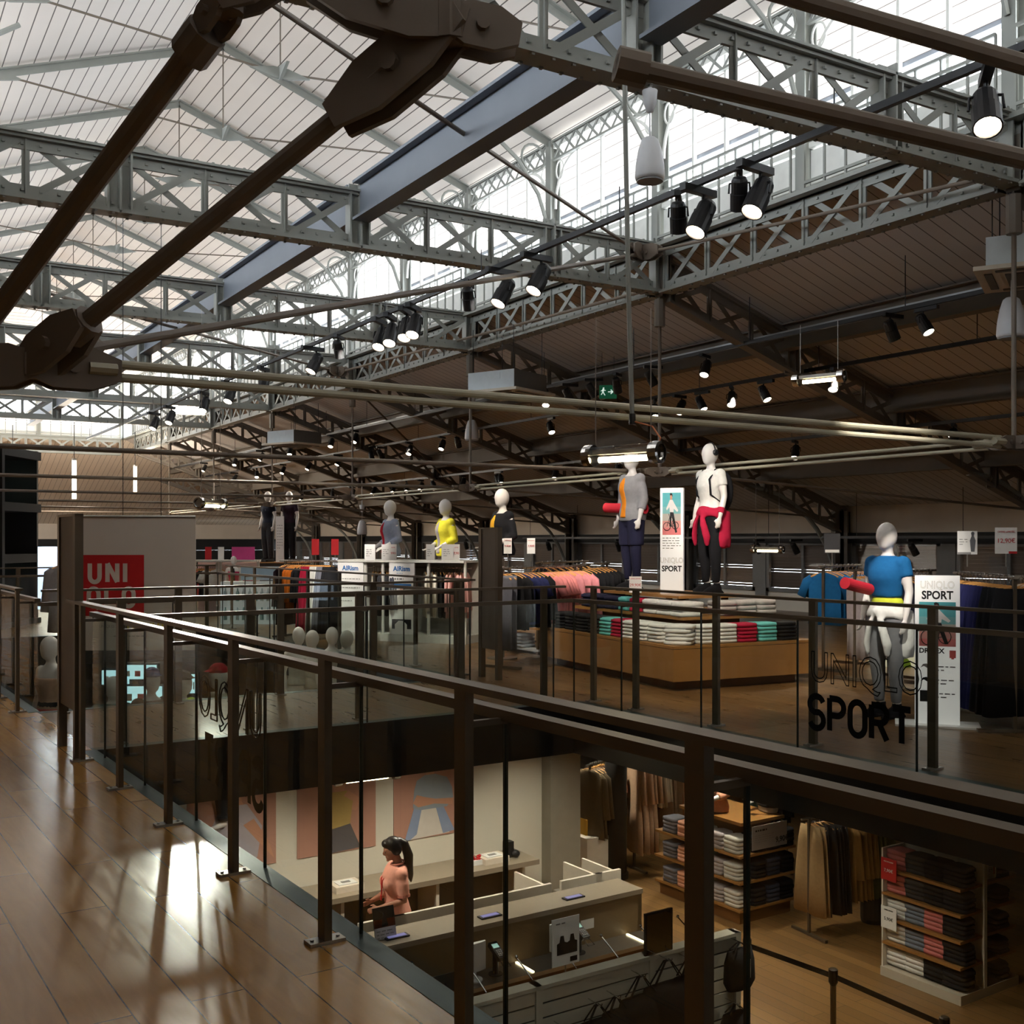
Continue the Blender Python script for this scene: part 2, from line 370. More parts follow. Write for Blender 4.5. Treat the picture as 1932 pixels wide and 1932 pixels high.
# ------------------------------------------------------------- trusses
def rivets(mb, a, b, step, off, r=.012):
    n = int((b-a).length/step)
    for i in range(n+1):
        p = a+(b-a)*(i/n)+off; mb.box(p, r*2, r*2, r*2)
def truss(name, label, cat, group, a0, a1, b0, b1, n, m, thick=(), cw=.2, pw=.07, riv=0, mid_w=.22):
    """a: bottom chord ends, b: top chord ends; every chord, post and brace a part"""
    t = root(name, label, cat, a0, group); d = (a1-a0).normalized(); s = d.cross(Z).normalized()
    for nm, p, q, sg in (('bottom_chord', a0, a1, -1), ('top_chord', b0, b1, 1)):
        mb = MB(); mb.bar(p+Z*(.015*sg), q+Z*(.015*sg), cw, .024); mb.bar(p-Z*(.06*sg), q-Z*(.06*sg), .03, .13)
        mb.bar(p+s*.035, q+s*.035, .06, .05); mb.bar(p-s*.035, q-s*.035, .06, .05)
        if riv:
            rivets(mb, p, q, riv, s*.022-Z*(.075*sg)); rivets(mb, p, q, riv, -s*.022-Z*(.075*sg))
            rivets(mb, p, q, riv, s*.075+Z*(.03*sg)); rivets(mb, p, q, riv, -s*.075+Z*(.03*sg))
        mb.build(nm, m, t)
    for i in range(n+1):
        p = a0+(a1-a0)*(i/n); q = b0+(b1-b0)*(i/n); mb = MB()
        if i in thick:
            mb.bar(p-Z*.03, q+Z*.1, mid_w, .02, s); mb.bar(p-Z*.03, q+Z*.1, .02, .2, s)
            for e in (-1, 1): mb.bar(p+d*(e*mid_w/2), q+d*(e*mid_w/2), .02, .14, s)
        else: mb.bar(p, q, pw, .02, s); mb.bar(p, q, .015, .07, s)
        mb.build('post', m, t)
    for i in range(n):
        p0 = a0+(a1-a0)*(i/n); p1 = a0+(a1-a0)*((i+1)/n); q0 = b0+(b1-b0)*(i/n); q1 = b0+(b1-b0)*((i+1)/n)
        MB().bar(p0+s*.012, q1+s*.012, .065, .012, s).build('brace', m, t); MB().bar(q0-s*.012, p1-s*.012, .065, .012, s).build('brace', m, t)
    return t
KS = list(range(0, 7))
def tu(k): return S0+BAY*(k-1)
for k in KS:
    u = tu(k); where = ['overhead', 'nearest in view', 'second from the walkway', 'third from the walkway', 'fourth from the walkway', 'fifth from the walkway', 'sixth from the walkway'][k]
    truss('cross_truss', f'grey riveted lattice truss crossing the hall, {where}', 'truss', 'trusses crossing the hall',
          hall(u, VL, 4.80), hall(u, VR, 4.80), hall(u, VL, 5.38), hall(u, VR, 5.38), 10, steel, (0, 2, 5, 8, 10), riv=.16 if k in (1, 2, 3) else 0)
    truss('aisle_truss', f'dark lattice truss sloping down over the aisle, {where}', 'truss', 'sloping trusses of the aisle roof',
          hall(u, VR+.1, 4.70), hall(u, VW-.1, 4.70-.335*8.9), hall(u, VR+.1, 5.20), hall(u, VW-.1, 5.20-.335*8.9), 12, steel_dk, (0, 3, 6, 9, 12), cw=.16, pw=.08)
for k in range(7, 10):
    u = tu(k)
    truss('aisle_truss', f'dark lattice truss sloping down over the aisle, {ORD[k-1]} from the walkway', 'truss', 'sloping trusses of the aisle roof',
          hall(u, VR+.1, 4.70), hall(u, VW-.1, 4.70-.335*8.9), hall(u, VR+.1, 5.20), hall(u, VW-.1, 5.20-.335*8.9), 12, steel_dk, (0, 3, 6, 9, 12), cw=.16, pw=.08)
for k in range(0, 8):
    u = tu(k); u1 = tu(k+1)
    truss('edge_girder', f'grey lattice girder under the clerestory, {ORD[k]} bay from the camera', 'girder', 'lattice girders under the clerestory',
          hall(u+.12, VR, 4.78), hall(u1-.12, VR, 4.78), hall(u+.12, VR, 5.36), hall(u1-.12, VR, 5.36), 6, steel, cw=.22, pw=.09, riv=.2 if k < 4 else 0)
for k in range(0, 6):
    u = tu(k); u1 = tu(k+1)
    truss('inner_girder', f'grey lattice girder above the walkway side, {ORD[k]} bay from the camera', 'girder', 'lattice girders above the walkway',
          hall(u+.12, VL, 4.78), hall(u1-.12, VL, 4.78), hall(u+.12, VL, 5.36), hall(u1-.12, VL, 5.36), 6, steel, cw=.22, pw=.09)
for k in range(5):
    v = VR-.2-5.05*k
    truss('far_girder', f'grey lattice girder along the far clerestory, {ORD[k]} bay from the corner', 'girder', 'far girders',
          hall(UO, v, 4.78), hall(UO, v-4.9, 4.78), hall(UO, v, 5.36), hall(UO, v-4.9, 5.36), 6, steel, cw=.22, pw=.09)
for k in range(3):
    v = VL-.5-5.05*k
    truss('far_cross_truss', f'pale lattice truss of the crossing hall at far end, {ORD[k]} from the corner', 'truss', 'crossing hall trusses',
          hall(UI, v, 4.80), hall(UO, v, 4.80), hall(UI, v, 5.38), hall(UO, v, 5.38), 10, steel, (0, 5, 10))
# knee arches and wall columns
for k in range(0, 10):
    u = tu(k); t = root('wall_column', f'dark steel column against the louvred wall, {ORD[k]} from the camera end', 'column', hall(u, VW-.25), 'columns along the louvred wall')
    mb = MB(); mb.bar(hall(u, VW-.25), hall(u, VW-.25, 2.2), .26, .02, HU); mb.bar(hall(u, VW-.25), hall(u, VW-.25, 2.2), .02, .26, HU)
    mb.bar(hall(u-.12, VW-.25), hall(u-.12, VW-.25, 2.2), .02, .2, HU); mb.bar(hall(u+.12, VW-.25), hall(u+.12, VW-.25, 2.2), .02, .2, HU); mb.build('shaft', steel_dk, t)
    pts = [hall(u, 15.2+2.6*math.sin(math.radians(a)), .3+2.35*math.cos(math.radians(a))) for a in range(0, 91, 10)]
    MB().path(pts, .045, 6).build('knee_arch', steel, t)
# purlins
for j, v in enumerate((11.2, 13.4, 15.6)):
    o = MB().ibeam(hall(-7.9, v, sz(v-9)-.20), hall(45+v-11, v, sz(v-9)-.20), .2, .34).build('purlin', steel_dk, loc=hall(0, v, sz(v-9)))
    tag(o, f'grey steel purlin running under the aisle boards, {ORD[j]} down from the clerestory', 'beam', 'aisle purlins')
for k in range(0, 7):
    u = tu(k); u1 = min(tu(k+1), 36.5)
    o = MB().ibeam(hall(u+.08, VM, 5.28), hall(u1-.08, VM, 5.28), .2, .40, .03).build('ridge_beam', blue_grey, loc=hall(u, VM, 5.1))
    tag(o, f'blue-grey steel beam joining truss middles, {ORD[k]} span from the camera', 'beam', 'blue-grey beams between trusses')
# ------------------------------------------------------------- lantern rafters
def rafter_frame(u, label):
    t = root('rafter_frame', label, 'rafter', hall(u, VM, 7.6), 'rafter frames of the lantern roof')
    for s in (1, -1):
        mb = MB(); a = hall(u, VM, rz(0)-.07); b = hall(u, VM+s*4.15, rz(4.15)-.07)
        mb.bar(a, b, .13, .02); mb.bar(a-Z*.05, b-Z*.05, .02, .11); mb.build('rafter', steel, t)
        MB().tube(hall(u, VM, 7.62), hall(u, VM+s*3.05, 7.86), .014, 6).build('tie_rod', iron, t)
        mb = MB(); p = hall(u, VM+s*3.1, 7.84); q = hall(u, VM+s*3.75, 7.62)
        mb.prism([p+HU*.02+x for x in (HV*(-.35*s)+Z*.0, HV*(.05*s)+Z*.14, HV*(.75*s)-Z*.1, HV*(.1*s)-Z*.1)], HU*-.04); mb.build('gusset', steel, t)
        pts = [hall(u, VM+s*(4.15-.85*math.cos(math.radians(a))), 6.75+.72*math.sin(math.radians(a))) for a in range(0, 91, 15)]
        MB().path([hall(u, VM+s*4.1, 6.3), hall(u, VM+s*3.95, 6.7), hall(u, VM+s*3.6, 7.15), hall(u, VM+s*3.1, 7.5)], .03, 6).build('strut', steel, t)
        MB().path([hall(u, VM+s*3.86+.2*math.cos(a), 7.22+.2*math.sin(a)) for a in [i*math.pi/8 for i in range(16)]], .02, 6, closed=True).build('ring', steel, t)
    MB().tube(hall(u, VM, 7.62), hall(u, VM, rz(0)-.05), .01, 6).build('king_rod', iron, t)
    mb = MB(); c = hall(u, VM, 7.62)
    mb.prism([c+HU*.02+HV*x+Z*z for x, z in ((-.4, 0), (-.1, .07), (.1, .07), (.4, 0), (.1, -.07), (-.1, -.07))], HU*-.04)
    mb.prism([c+HV*.02+HU*x+Z*z for x, z in ((-.3, .05), (0, .09), (.3, .05), (0, -.09))], HV*-.04); mb.build('star_plate', steel, t)
for k in range(-2, 12):
    rafter_frame(S0+2.525*k, f'pale rafter pair with thin tie rods under white boards, {ORD[k+2]} from the camera end')
# ------------------------------------------------------------- clerestory
def pillar(p, du, dv, label):
    t = root('clerestory_column', label, 'column', p+Z*5.36, 'clerestory columns')
    mb = MB(); mb.bar(p+Z*5.36, p+Z*7.5, .12, .02, du); mb.bar(p+Z*5.36+dv*.07, p+Z*7.5+dv*.07, .2, .02, dv); mb.bar(p+Z*5.36-dv*.07, p+Z*7.5-dv*.07, .14, .02, dv); mb.build('shaft', steel, t)
    for s in (1, -1):
        pts = [p+du*(s*(.08+.62*(1-math.cos(math.radians(a)))))+Z*(6.5+.72*math.sin(math.radians(a))) for a in range(0, 91, 10)]
        MB().path(pts, .024, 6).build('arch_bracket', white_paint, t)
        MB().path([p+du*(s*.2)+du*(.1*math.cos(a))+Z*(7.05+.14*math.sin(a)) for a in [i*math.pi/8 for i in range(16)]], .014, 6, closed=True).build('ring', white_paint, t)
def clere_window(a, b, inner, label_n, detail=True):
    WN[0] += 1; w = bpy.data.objects.new('window_%d' % WN[0], None); C.objects.link(w); w.location = (a+b)/2+Z*5.36; w['kind'] = 'structure'
    d = (b-a).normalized(); L = (b-a).length; mb = MB(); n = max(2, round(L/.63))
    mb.bar(a+Z*5.88, b+Z*5.88, .1, .06); mb.bar(a+Z*7.42, b+Z*7.42, .1, .08)
    for i in range(1, n): p = a+d*(L*i/n); mb.bar(p+Z*5.88, p+Z*7.4, .035, .05, inner)
    mb.build('frame', white_paint, w)
    o = a-inner*.06; q = b-inner*.06
    MB().bar(o+Z*6.65, q+Z*6.65, .006, 1.5).build('pane', gl_win, w)
    mb = MB(); mb.bar(a+Z*5.60, b+Z*5.60, .03, .46); mb.build('spandrel_panel', white_paint, w)
    mb = MB(); ra, rb = a+inner*.12, b+inner*.12
    for z in (5.46, 6.02, 6.16): mb.bar(ra+Z*z, rb+Z*z, .03, .03)
    for i in range(0, 2*n+1): p = ra+(rb-ra)*(i/(2*n)); mb.bar(p+Z*5.4, p+Z*6.16, .022, .022, inner)
    mb.build('railing', steel, w)
    if detail:
        mb = MB(); fz0, fz1 = 7.2, 7.48
        mb.bar(a+inner*.06+Z*fz0, b+inner*.06+Z*fz0, .05, .03); mb.bar(a+inner*.06+Z*fz1, b+inner*.06+Z*fz1, .05, .03)
        m = max(6, round(L/.3))
        for i in range(m):
            p = a+inner*.06+d*(L*i/m); q = a+inner*.06+d*(L*(i+1)/m); mb.bar(p+Z*fz0, q+Z*fz1, .012, .035); mb.bar(p+Z*fz1, q+Z*fz0, .012, .035)
            c = (p+q)/2+Z*((fz0+fz1)/2); mb.box(c, .05, .02, .05, d)
        mb.build('frieze', steel, w)
for k in range(-5, 15):
    u = S0+2.525*k
    pillar(hall(u, VR), HU, HV, f'slender clerestory column with curled brackets on shop side, {ORD[k+5]} from the camera end')
    if k < 14: clere_window(hall(u+.1, VR), hall(u+2.425, VR), -HV, k, True)
for k in range(-2, 6):
    u = S0+BAY*k-2.525; clere_window(hall(u, VL), hall(u+BAY-.1, VL), HV, k, False)
for k in range(0, 10):
    v = VR-.2-2.9*k; clere_window(hall(UO, v), hall(UO, v-2.8), -HU, k, k < 4)
    if k < 6: pillar(hall(UO, v+.05), HV, HU, f'slender clerestory column on the far lantern side, {ORD[k]} from the corner')
o = MB().bar(hall(-8, VR+OV-.03, rz(4.2+OV)+.03), hall(UO+OV, VR+OV-.03, rz(4.2+OV)+.03), .12, .1).build('trim_gutter', blue_grey); struct(o)
o = MB().bar(hall(-8, VR+.0, 5.36), hall(UO, VR, 5.36), .34, .05).build('trim_sill', steel); struct(o)
# ------------------------------------------------------------- tension rods
def fork(mb, c, d, L, w, t):
    """pair of tapered cheek plates along d with a pin"""
    d = V(d).normalized(); s = d.cross(Z).normalized(); up = s.cross(d)
    for e in (-1, 1):
        o = s*(e*t); poly = [c+o+d*x+up*y for x, y in ((-L, w*.25), (-L*.4, w*.5), (L*.4, w*.5), (L, w*.25), (L, -w*.25), (L*.4, -w*.5), (-L*.4, -w*.5), (-L, -w*.25))]
        mb.prism(poly, s*(t*.7*e))
    mb.tube(c-s*(t*2.4), c+s*(t*2.4), w*.16, 10)
    return mb
def node_plate(label, c, dirs, L, w, t, ks=None):
    r = root('tie_node', label, 'tie node', c, 'forged nodes of the tie rods')
    mb = MB(); mb.path([c-Z*w*.3, c+Z*w*.3], w*.34, 12); mb.build('hub', iron, r)
    for j, d in enumerate(dirs):
        k = ks[j] if ks else 1; fork(MB(), c+V(d).normalized()*L*k*.8, d, L*k, w*(.5+.5*k), t).build('fork_plate', iron, r)
    return r
def rod(label, a, b, r, pair=0.0, m=iron, grp='tie rods of the roof'):
    t = root('tie_rod', label, 'tie rod', a, grp); s = Z
    for e in ((-1, 1) if pair else (0,)): MB().tube(a+s*(e*pair), b+s*(e*pair), r, 10).build('rod', m, t)
    for q, d in ((a, b-a), (b, a-b)):
        d = d.normalized(); MB().path([q, q+d*.14], r*1.7+pair, 10, .5 if pair else 1).build('socket', m, t)
    return t
NZ = 2.47
Nn = {k: hall(tu(k), VR, NZ) for k in range(0, 9)}
Cn = P(62, 690, 5.75); Bn = P(850, 48, 4.8); An = P(432, 2, 4.4)
for k in range(1, 8):
    node_plate(f'small forged node hanging under the shop-side truss end, {ORD[k-1]} from the camera', Nn[k], [HV, -HV, HU, -HU], .14, .12, .03)
    t = root('hanger_rod', f'thin vertical rod dropping from truss end to tie node, {ORD[k-1]} from the camera', 'rod', Nn[k], 'vertical hanger rods')
    MB().tube(Nn[k], hall(tu(k), VR, 4.7), .022, 8).build('rod', iron, t); MB().path([hall(tu(k), VR, 4.35), hall(tu(k), VR, 4.7)], .07, 8).build('socket', steel_dk, t)
    left = Cn+W(.25, .1) if k == 1 else hall(tu(k), VL, NZ)
    rod((f'twin tie rods spanning the hall below the nearest truss' if k == 1 else f'dark tie rod spanning the hall below a truss, {ORD[k-1]} set from the camera'), left, Nn[k]-HV*.2, *((.024, .036, khaki) if k == 1 else (.026, 0.0, iron)))
    rod(f'tie rod over the aisle below a sloping truss, {ORD[k-1]} from the camera', Nn[k]+HV*.2, hall(tu(k), VW-.4, 2.05), .02)
    if k < 7: rod(f'twin rods linking tie nodes along the hall, {ORD[k-1]} span from the camera', Nn[k]+HU*.25, Nn[k+1]-HU*.25, .018, .032, khaki)
n1 = hall(tu(2), VR-.3, 5.25); n2 = hall(tu(4), VR-.3, 5.05)
node_plate('big dark forged tie node overhead near the picture top', Bn, [P(150, 640, 5.6)-Bn, P(1932, 298, 5.2)-Bn, P(470, -70, 4.8)-Bn], .40, .27, .045, (.92, .42, .9))
node_plate('big dark forged tie node low over the walkway', Cn, [Nn[1]-Cn, P(760, 110, 4.85)-Cn, P(-200, 700, 5.6)-Cn], .24, .22, .045)
node_plate('dark forged tie node at the upper picture edge beside the overhead beam', An, [P(0, 590, 5.6)-An, P(600, -110, 4.4)-An], .2, .17, .035, (.5, 1))
node_plate('grey star plate where bracing rods meet at second truss end', n1, [hall(tu(1), VL, 5.2)-n1, hall(tu(1), VR, 4.9)-n1], .2, .2, .03)
node_plate('grey star plate where bracing rods meet at fourth truss end', n2, [hall(tu(3), VL, 5.2)-n2, hall(tu(2), VR, 4.85)-n2], .2, .2, .03)
rod('thick round bracing rod between the two big forged nodes', Bn+(Cn-Bn).normalized()*.28, Cn+(Bn-Cn).normalized()*.3, .048)
rod('thick round bracing rod dropping from the upper edge node', An+(P(0, 590, 5.6)-An).normalized()*.16, P(-60, 660, 5.7), .05)
rod('thick round rod running from overhead node past the clerestory', Bn+(P(1932, 298, 5.2)-Bn).normalized()*.75, P(2080, 335, 5.25), .046)
rod('thick round rod crossing the upper corner above the clerestory', P(1330, -55, 5.1), P(2080, 165, 5.3), .047)
rod('thin dark rod from second truss end up to walkway side', n1, hall(tu(1), VL, 5.3), .022)
rod('thin dark rod from low walkway node up to second truss end', Cn+W(.2, .1, .1), n1, .026)
rod('thin rod from second truss end towards nearest truss end', n1, hall(tu(1), VR-.2, 4.85), .02)
rod('thin rod from fourth truss end up to walkway side', n2, hall(tu(3), VL, 5.3), .024)
rod('thin rod from fourth truss end towards second truss end', n2, hall(tu(2), VR-.2, 4.8), .022)
rod('thin rod from fourth truss end down over the aisle', n2, hall(tu(5), 14.0, 3.1), .022)
# ================================================================= floors
LOW = -3.2
def slab(name, uv, z0, z1, m): return struct(MB().prism([fl(u, v, z0) for u, v in uv], Z*(z1-z0)).build(name, m))
def rect(u0, u1, v0, v1): return [(u0, v0), (u0, v1), (u1, v1), (u1, v0)]
V1, V2, UB0, UB1, UE = 1.95, 6.5, 8.75, 10.95, 19.5
for nm, r, m in (('walkway', rect(-10, 52, -12, V1), oak_floor), ('bridge', rect(UB0, UB1, V1, V2), oak_floor2), ('shop', rect(-10, 58, V2, 21), oak_floor2), ('far', rect(UE, 58, V1, V2), oak_floor2)):
    slab('floor_'+nm, r, -.03, 0, m)
    slab('ceiling_below_'+nm, r, -.5, -.03, black_soft)
slab('floor_ground', rect(-12, 60, -14, 24), LOW-.1, LOW, oak_floor3)
fascia = mt('dark_fascia', (26, 25, 24), .35)
for nm, a, b in (('walkway', fl(-9, V1+.01), fl(UB0, V1+.01)), ('bridge', fl(UB0-.01, V1), fl(UB0-.01, V2)), ('shop', fl(-9, V2-.01), fl(UB0, V2-.01)), ('bridge_far', fl(UB1+.01, V1), fl(UB1+.01, V2)), ('shop_far', fl(UB1, V2-.01), fl(UE, V2-.01)), ('far', fl(UE-.01, V1), fl(UE-.01, V2))):
    struct(MB().bar(a-Z*.25, b-Z*.25, .03, .5).build('trim_fascia_'+nm, fascia))
chan = mt('channel_teal', (62, 78, 80), .4, .4)
# ================================================================= balustrades
def balustrade(label, a, b, posts, pout, hz=1.14, cz=1.035, gmat=None, rail=True):
    """a,b: ends of the glass line on the floor; posts: distances of posts from a; pout: offset vector of posts from the glass"""
    t = root('glass_balustrade', label, 'balustrade', (a+b)/2, 'glass balustrades'); d = (b-a).normalized(); L = (b-a).length; pout = V(pout)
    n = pout.normalized()
    MB().bar(a-Z*.004+n*.03, b-Z*.004+n*.03, .1, .012).build('floor_channel', chan, t)
    MB().bar(a+Z*cz, b+Z*cz, .055, .035).build('cap_rail', bronze, t)
    if rail: MB().bar(a+pout+Z*hz, b+pout+Z*hz, .07, .022).build('handrail', bronze, t)
    for x in posts:
        p = a+d*x+pout
        q = MB().bar(p, p+Z*(hz-.01), .066, .032, n).build('post', bronze, t)
        mb = MB(); mb.box(p+Z*.007, .07, .15, .014, d)
        for e in (-1, 1): mb.lathe(p+n*(.055*e)+Z*.014, [(.008, 0), (.008, .006)], Z, 8)
        mb.build('base_plate', inox, q)
        mb = MB(); mb.bar(p+Z*(cz-.02), a+d*x+Z*(cz-.02), .02, .02); mb.build('bracket', bronze, q)
    cuts = [0]+[x for x in posts if .15 < x < L-.15]+[L]
    for x0, x1 in zip(cuts, cuts[1:]):
        g = MB().bar(a+d*(x0+.008)+Z*(cz/2-.01), a+d*(x1-.008)+Z*(cz/2-.01), .012, cz-.02).build('glass_pane', gmat or gl_bal, t)
        MB().bar(a+d*(x1-.004), a+d*(x1-.004)+Z*(cz-.02), .01, .014, n).build('joint', gl_edge, g)
    return t
PU = [8.37-1.075*k for k in range(0, 11)]
near = balustrade('bronze and glass balustrade along the oak walkway, nearest to the camera', fl(UB0, V1), fl(-2.4, V1), [UB0-u for u in PU], FV*-.16)
shopb = balustrade('glass balustrade on the shop side of the near void, before the sport table', fl(UB0, V2), fl(-2.4, V2), [UB0-u for u in (8.66, 8.01, 6.94, 5.87, 4.80, 3.73, 2.66, 1.59, .52)], FV*.17, 1.13, 1.0)
balustrade('glass balustrade on the near edge of the oak bridge', fl(UB0, V1), fl(UB0, V2), [.25, 1.3, 2.3, 3.35, 4.3], FU*.17, 1.13, 1.0)
balustrade('glass balustrade on the far edge of the oak bridge', fl(UB1, V1), fl(UB1, V2), [.2, 1.25, 2.3, 3.35, 4.4], FU*-.17, 1.13, 1.0)
balustrade('glass balustrade on the shop side of the far void', fl(UB1, V2), fl(UE, V2), [.25+1.15*k for k in range(8)], FV*.17, 1.13, 1.0)
balustrade('glass balustrade closing the far end of the far void', fl(UE, V1), fl(UE, V2), [.2, 1.25, 2.3, 3.35, 4.4], FU*.17, 1.13, 1.0)
balustrade('bronze and glass balustrade continuing beyond the tall pylon', fl(UB1, V1), fl(UE, V1), [.1+1.07*k for k in range(8)], FV*-.16)
# lettering on glass
ltr = mt('black_vinyl', (8, 8, 8), .6, spec=.1)
def glass_text(parent, org, xd):
    text('UNIQLO', .33, org+Z*.53+V(xd)*.0, xd, Z, ltr, parent, xs=.78, outline=.0045)
    mb = MB(); strokes(mb, 'SPORT', .24, org+Z*.18, xd, Z, .2, .24, .55, .006); mb.build('lettering', ltr, parent)
glass_text(shopb, fl(5.74, V2-.012), -FU)
glass_text(near, fl(5.22, V1+.012, .08), FU)
# pylons ---------------------------------------------------------------
def pylon(label, c, hgt, w):
    t = root('gate_pylon', label, 'pylon', c, 'gate pylons'); m = mt('pylon_grey', (112, 100, 88), .5, .2)
    MB().box(c+Z*(hgt/2+.17), .04, w-.1, hgt-.34, FV).build('panel', m, t)
    for s in (-1, 1): MB().bar(c+FU*(s*(w/2-.03)), c+FU*(s*(w/2-.03))+Z*hgt, .06, .06, FV).build('post', bronze, t)
    MB().box(c+Z*(hgt-.01), .06, w, .02, FV).build('cap', bronze, t)
pylon('tall brown gate pylon standing at the bridge corner of the walkway', fl(8.78, 1.79), 1.79, .62)
pylon('tall grey gate pylon beside the shop at the far end of bridge', fl(10.75, 6.78), 1.74, .42)
# ================================================================= camera, sky, lights
cam = bpy.data.cameras.new('camera'); cam.sensor_width = 36; cam.lens = 36*FPX/1932; cam.shift_y = (HY-966)/1932; cam.clip_start = .05; cam.clip_end = 300
co = bpy.data.objects.new('camera', cam); C.objects.link(co); co.location = (0, 0, EYE); co.rotation_euler = (math.pi/2, 0, CAMROT); sc.camera = co
w = bpy.data.worlds.new('sky'); sc.world = w; w.use_nodes = True; nt = w.node_tree; bg = nt.nodes['Background']
bg.inputs["Color"].default_value = (.84, .92, 1.0, 1); bg.inputs['Strength'].default_value = SKY
def portal(c, wid, hgt, d):
    l = bpy.data.lights.new('window_daylight', 'AREA'); l.shape = 'RECTANGLE'; l.size = wid; l.size_y = hgt; l.cycles.is_portal = True
    o = bpy.data.objects.new('window_daylight', l); C.objects.link(o); o.location = c
    z = -V(d).normalized(); y = Z; x = y.cross(z); o.matrix_world = Matrix.Translation(c) @ Matrix((x, y, z)).transposed().to_4x4()
if PORTALS:
    portal(hall(17.5, VR+.2, 6.65), 51, 1.6, -HV); portal(hall(13.3, VL-.2, 6.65), 43, 1.6, HV); portal(hall(UO+.2, -5.5, 6.65), 29, 1.6, -HU)
    portal(hall(22, VW+.2, 1.0), 60, 1.1, -HV); portal(hall(52.3, 0, .6), 34, 1.1, -HU)
vs = sc.view_settings; vs.view_transform = 'Standard'; vs.look = 'None'; vs.gamma = 1; vs.use_curve_mapping = False; vs.exposure = EXPO
cy = sc.cycles; cy.max_bounces = 4; cy.diffuse_bounces = 3; cy.glossy_bounces = 2; cy.transmission_bounces = 3; cy.transparent_max_bounces = 20; cy.caustics_reflective = False; cy.caustics_refractive = False
cy.sample_clamp_indirect = 6; cy.use_denoising = True; cy.adaptive_threshold = .07
# ================================================================= ceiling fixtures
def u_at(px, v): r = (px-966)/FPX; return v*(.856-.517*r)/(.517+.856*r)
def v_at(px, u): r = (px-966)/FPX; return u*(.517+.856*r)/(.856-.517*r)
def fu_at(px, v): r = (px-966)/FPX; return v*(.835-.55*r)/(.55+.835*r)
def fv_at(px, u): r = (px-966)/FPX; return u*(.55+.835*r)/(.835-.55*r)
def track(label, v, z, u0, u1, hang):
    t = root('lighting_track', label, 'track', hall((u0+u1)/2, v, z), 'black lighting tracks')
    MB().bar(hall(u0, v, z), hall(u1, v, z), .045, .05).build('rail', black, t)
    n = int((u1-u0)/2.5); mb = None
    for i in range(n+1):
        u = u0+.4+(u1-u0-.8)*i/n; MB().tube(hall(u, v, z), hall(u, v, hang(u)), .006, 6).build('hanger', black, t)
    return t
track('long black lighting track under the truss chords beside the clerestory', 5.85, 4.46, 2.5, 33, lambda u: 4.72)
track('black lighting track with cable tray high under the aisle boards', 10.4, 4.25, 3, 42, lambda u: sz(1.4)-.02)
track('black lighting track carrying the row of lit spots mid aisle', 11.6, 3.98, 3, 44, lambda u: sz(2.6)-.02)
track('lowest black lighting track near the louvred wall', 13.5, 3.28, 3, 46, lambda u: sz(4.5)-.02)
tray = mt('galvanised_tray', (176, 180, 182), .4, .7)
t = root('cable_tray', 'silver perforated cable tray beside the high aisle track', 'cable tray', hall(20, 10.75, 4.35))
mb = MB(); mb.bar(hall(3, 10.72, 4.32), hall(42, 10.72, 4.32), .15, .008); mb.bar(hall(3, 10.65, 4.34), hall(42, 10.65, 4.34), .008, .05); mb.bar(hall(3, 10.79, 4.34), hall(42, 10.79, 4.34), .008, .05); mb.build('tray', tray, t)
mb = MB(); mb.cur = 0
for i in range(190): mb.box(hall(3.2+.2*i, 10.72, 4.318), .10, .12, .008)
mb.build('perforation', mt('tray_dark', (52, 54, 56), .6), t)
def spot_proto(s, lit, nm='track_spotlight'):
    t = root(nm, 'spot', 'spotlight')
    MB().box((0, 0, -.035*s), .05*s, .30*s, .045*s).build('adapter', black, t)
    mb = MB(); mb.tube((0, .05*s, -.05*s), (0, .05*s, -.13*s), .012*s, 8)
    for e in (-1, 1): mb.path([(0, .05*s, -.12*s), (e*.075*s, .05*s, -.13*s), (e*.08*s, .03*s, -.2*s)], .008*s, 6)
    mb.build('yoke', black, t)
    d = V((0, -.52, -.85)).normalized(); c = V((0, .04*s, -.19*s)); mb = MB()
    mb.lathe(c-d*.11*s, [(.0, 0), (.05*s, .005*s), (.062*s, .03*s), (.062*s, .12*s), (.07*s, .125*s), (.07*s, .25*s), (.062*s, .25*s), (.055*s, .225*s), (0, .225*s)], d, 16)
    b = mb.build('body', black, t)
    MB().lathe(c+d*.12*s, [(0, 0), (.058*s, 0), (.058*s, .012*s), (0, .02*s)], d, 16).build('lens', lamp_w if lit else mt('dark_lens', (40, 40, 44), .2), b)
    return t
sp_lit = spot_proto(1.0, True); sp_off = spot_proto(1.0, False); sp_big = spot_proto(1.25, True); used = set(); SPOTS = []
def put_spot(proto, label, p, rzv, grp):
    if proto.name in used: o = dup(proto, label, p, rzv, grp)
    else:
        used.add(proto.name); o = proto; o.location = V(p); o.rotation_euler = (0, 0, rzv); o['label'] = label; o['group'] = grp
    SPOTS.append(o); return o
big = [(1862, .3), (1425, .9), (1318, .9), (1012, .9), (945, .9), (780, .3), (764, .2), (736, .2), (716, .3), (590, .8), (497, .2), (432, .4), (384, .2), (320, .3), (290, .4)]
for i, (px, r) in enumerate(big):
    u = u_at(px, 5.85)
    put_spot(sp_big, f'black can spotlight glowing on the clerestory track, {ORD[i]} from the camera', hall(u, 5.85, 4.44), CAMROT-r, 'spotlights of the clerestory track')
for i, px in enumerate((1280, 1395, 885, 640)):
    put_spot(sp_off, f'unlit black spotlight turned away on the clerestory track, {ORD[i]} from the camera', hall(u_at(px, 5.85), 5.85, 4.44), 2.4, 'unlit spotlights of the clerestory track')
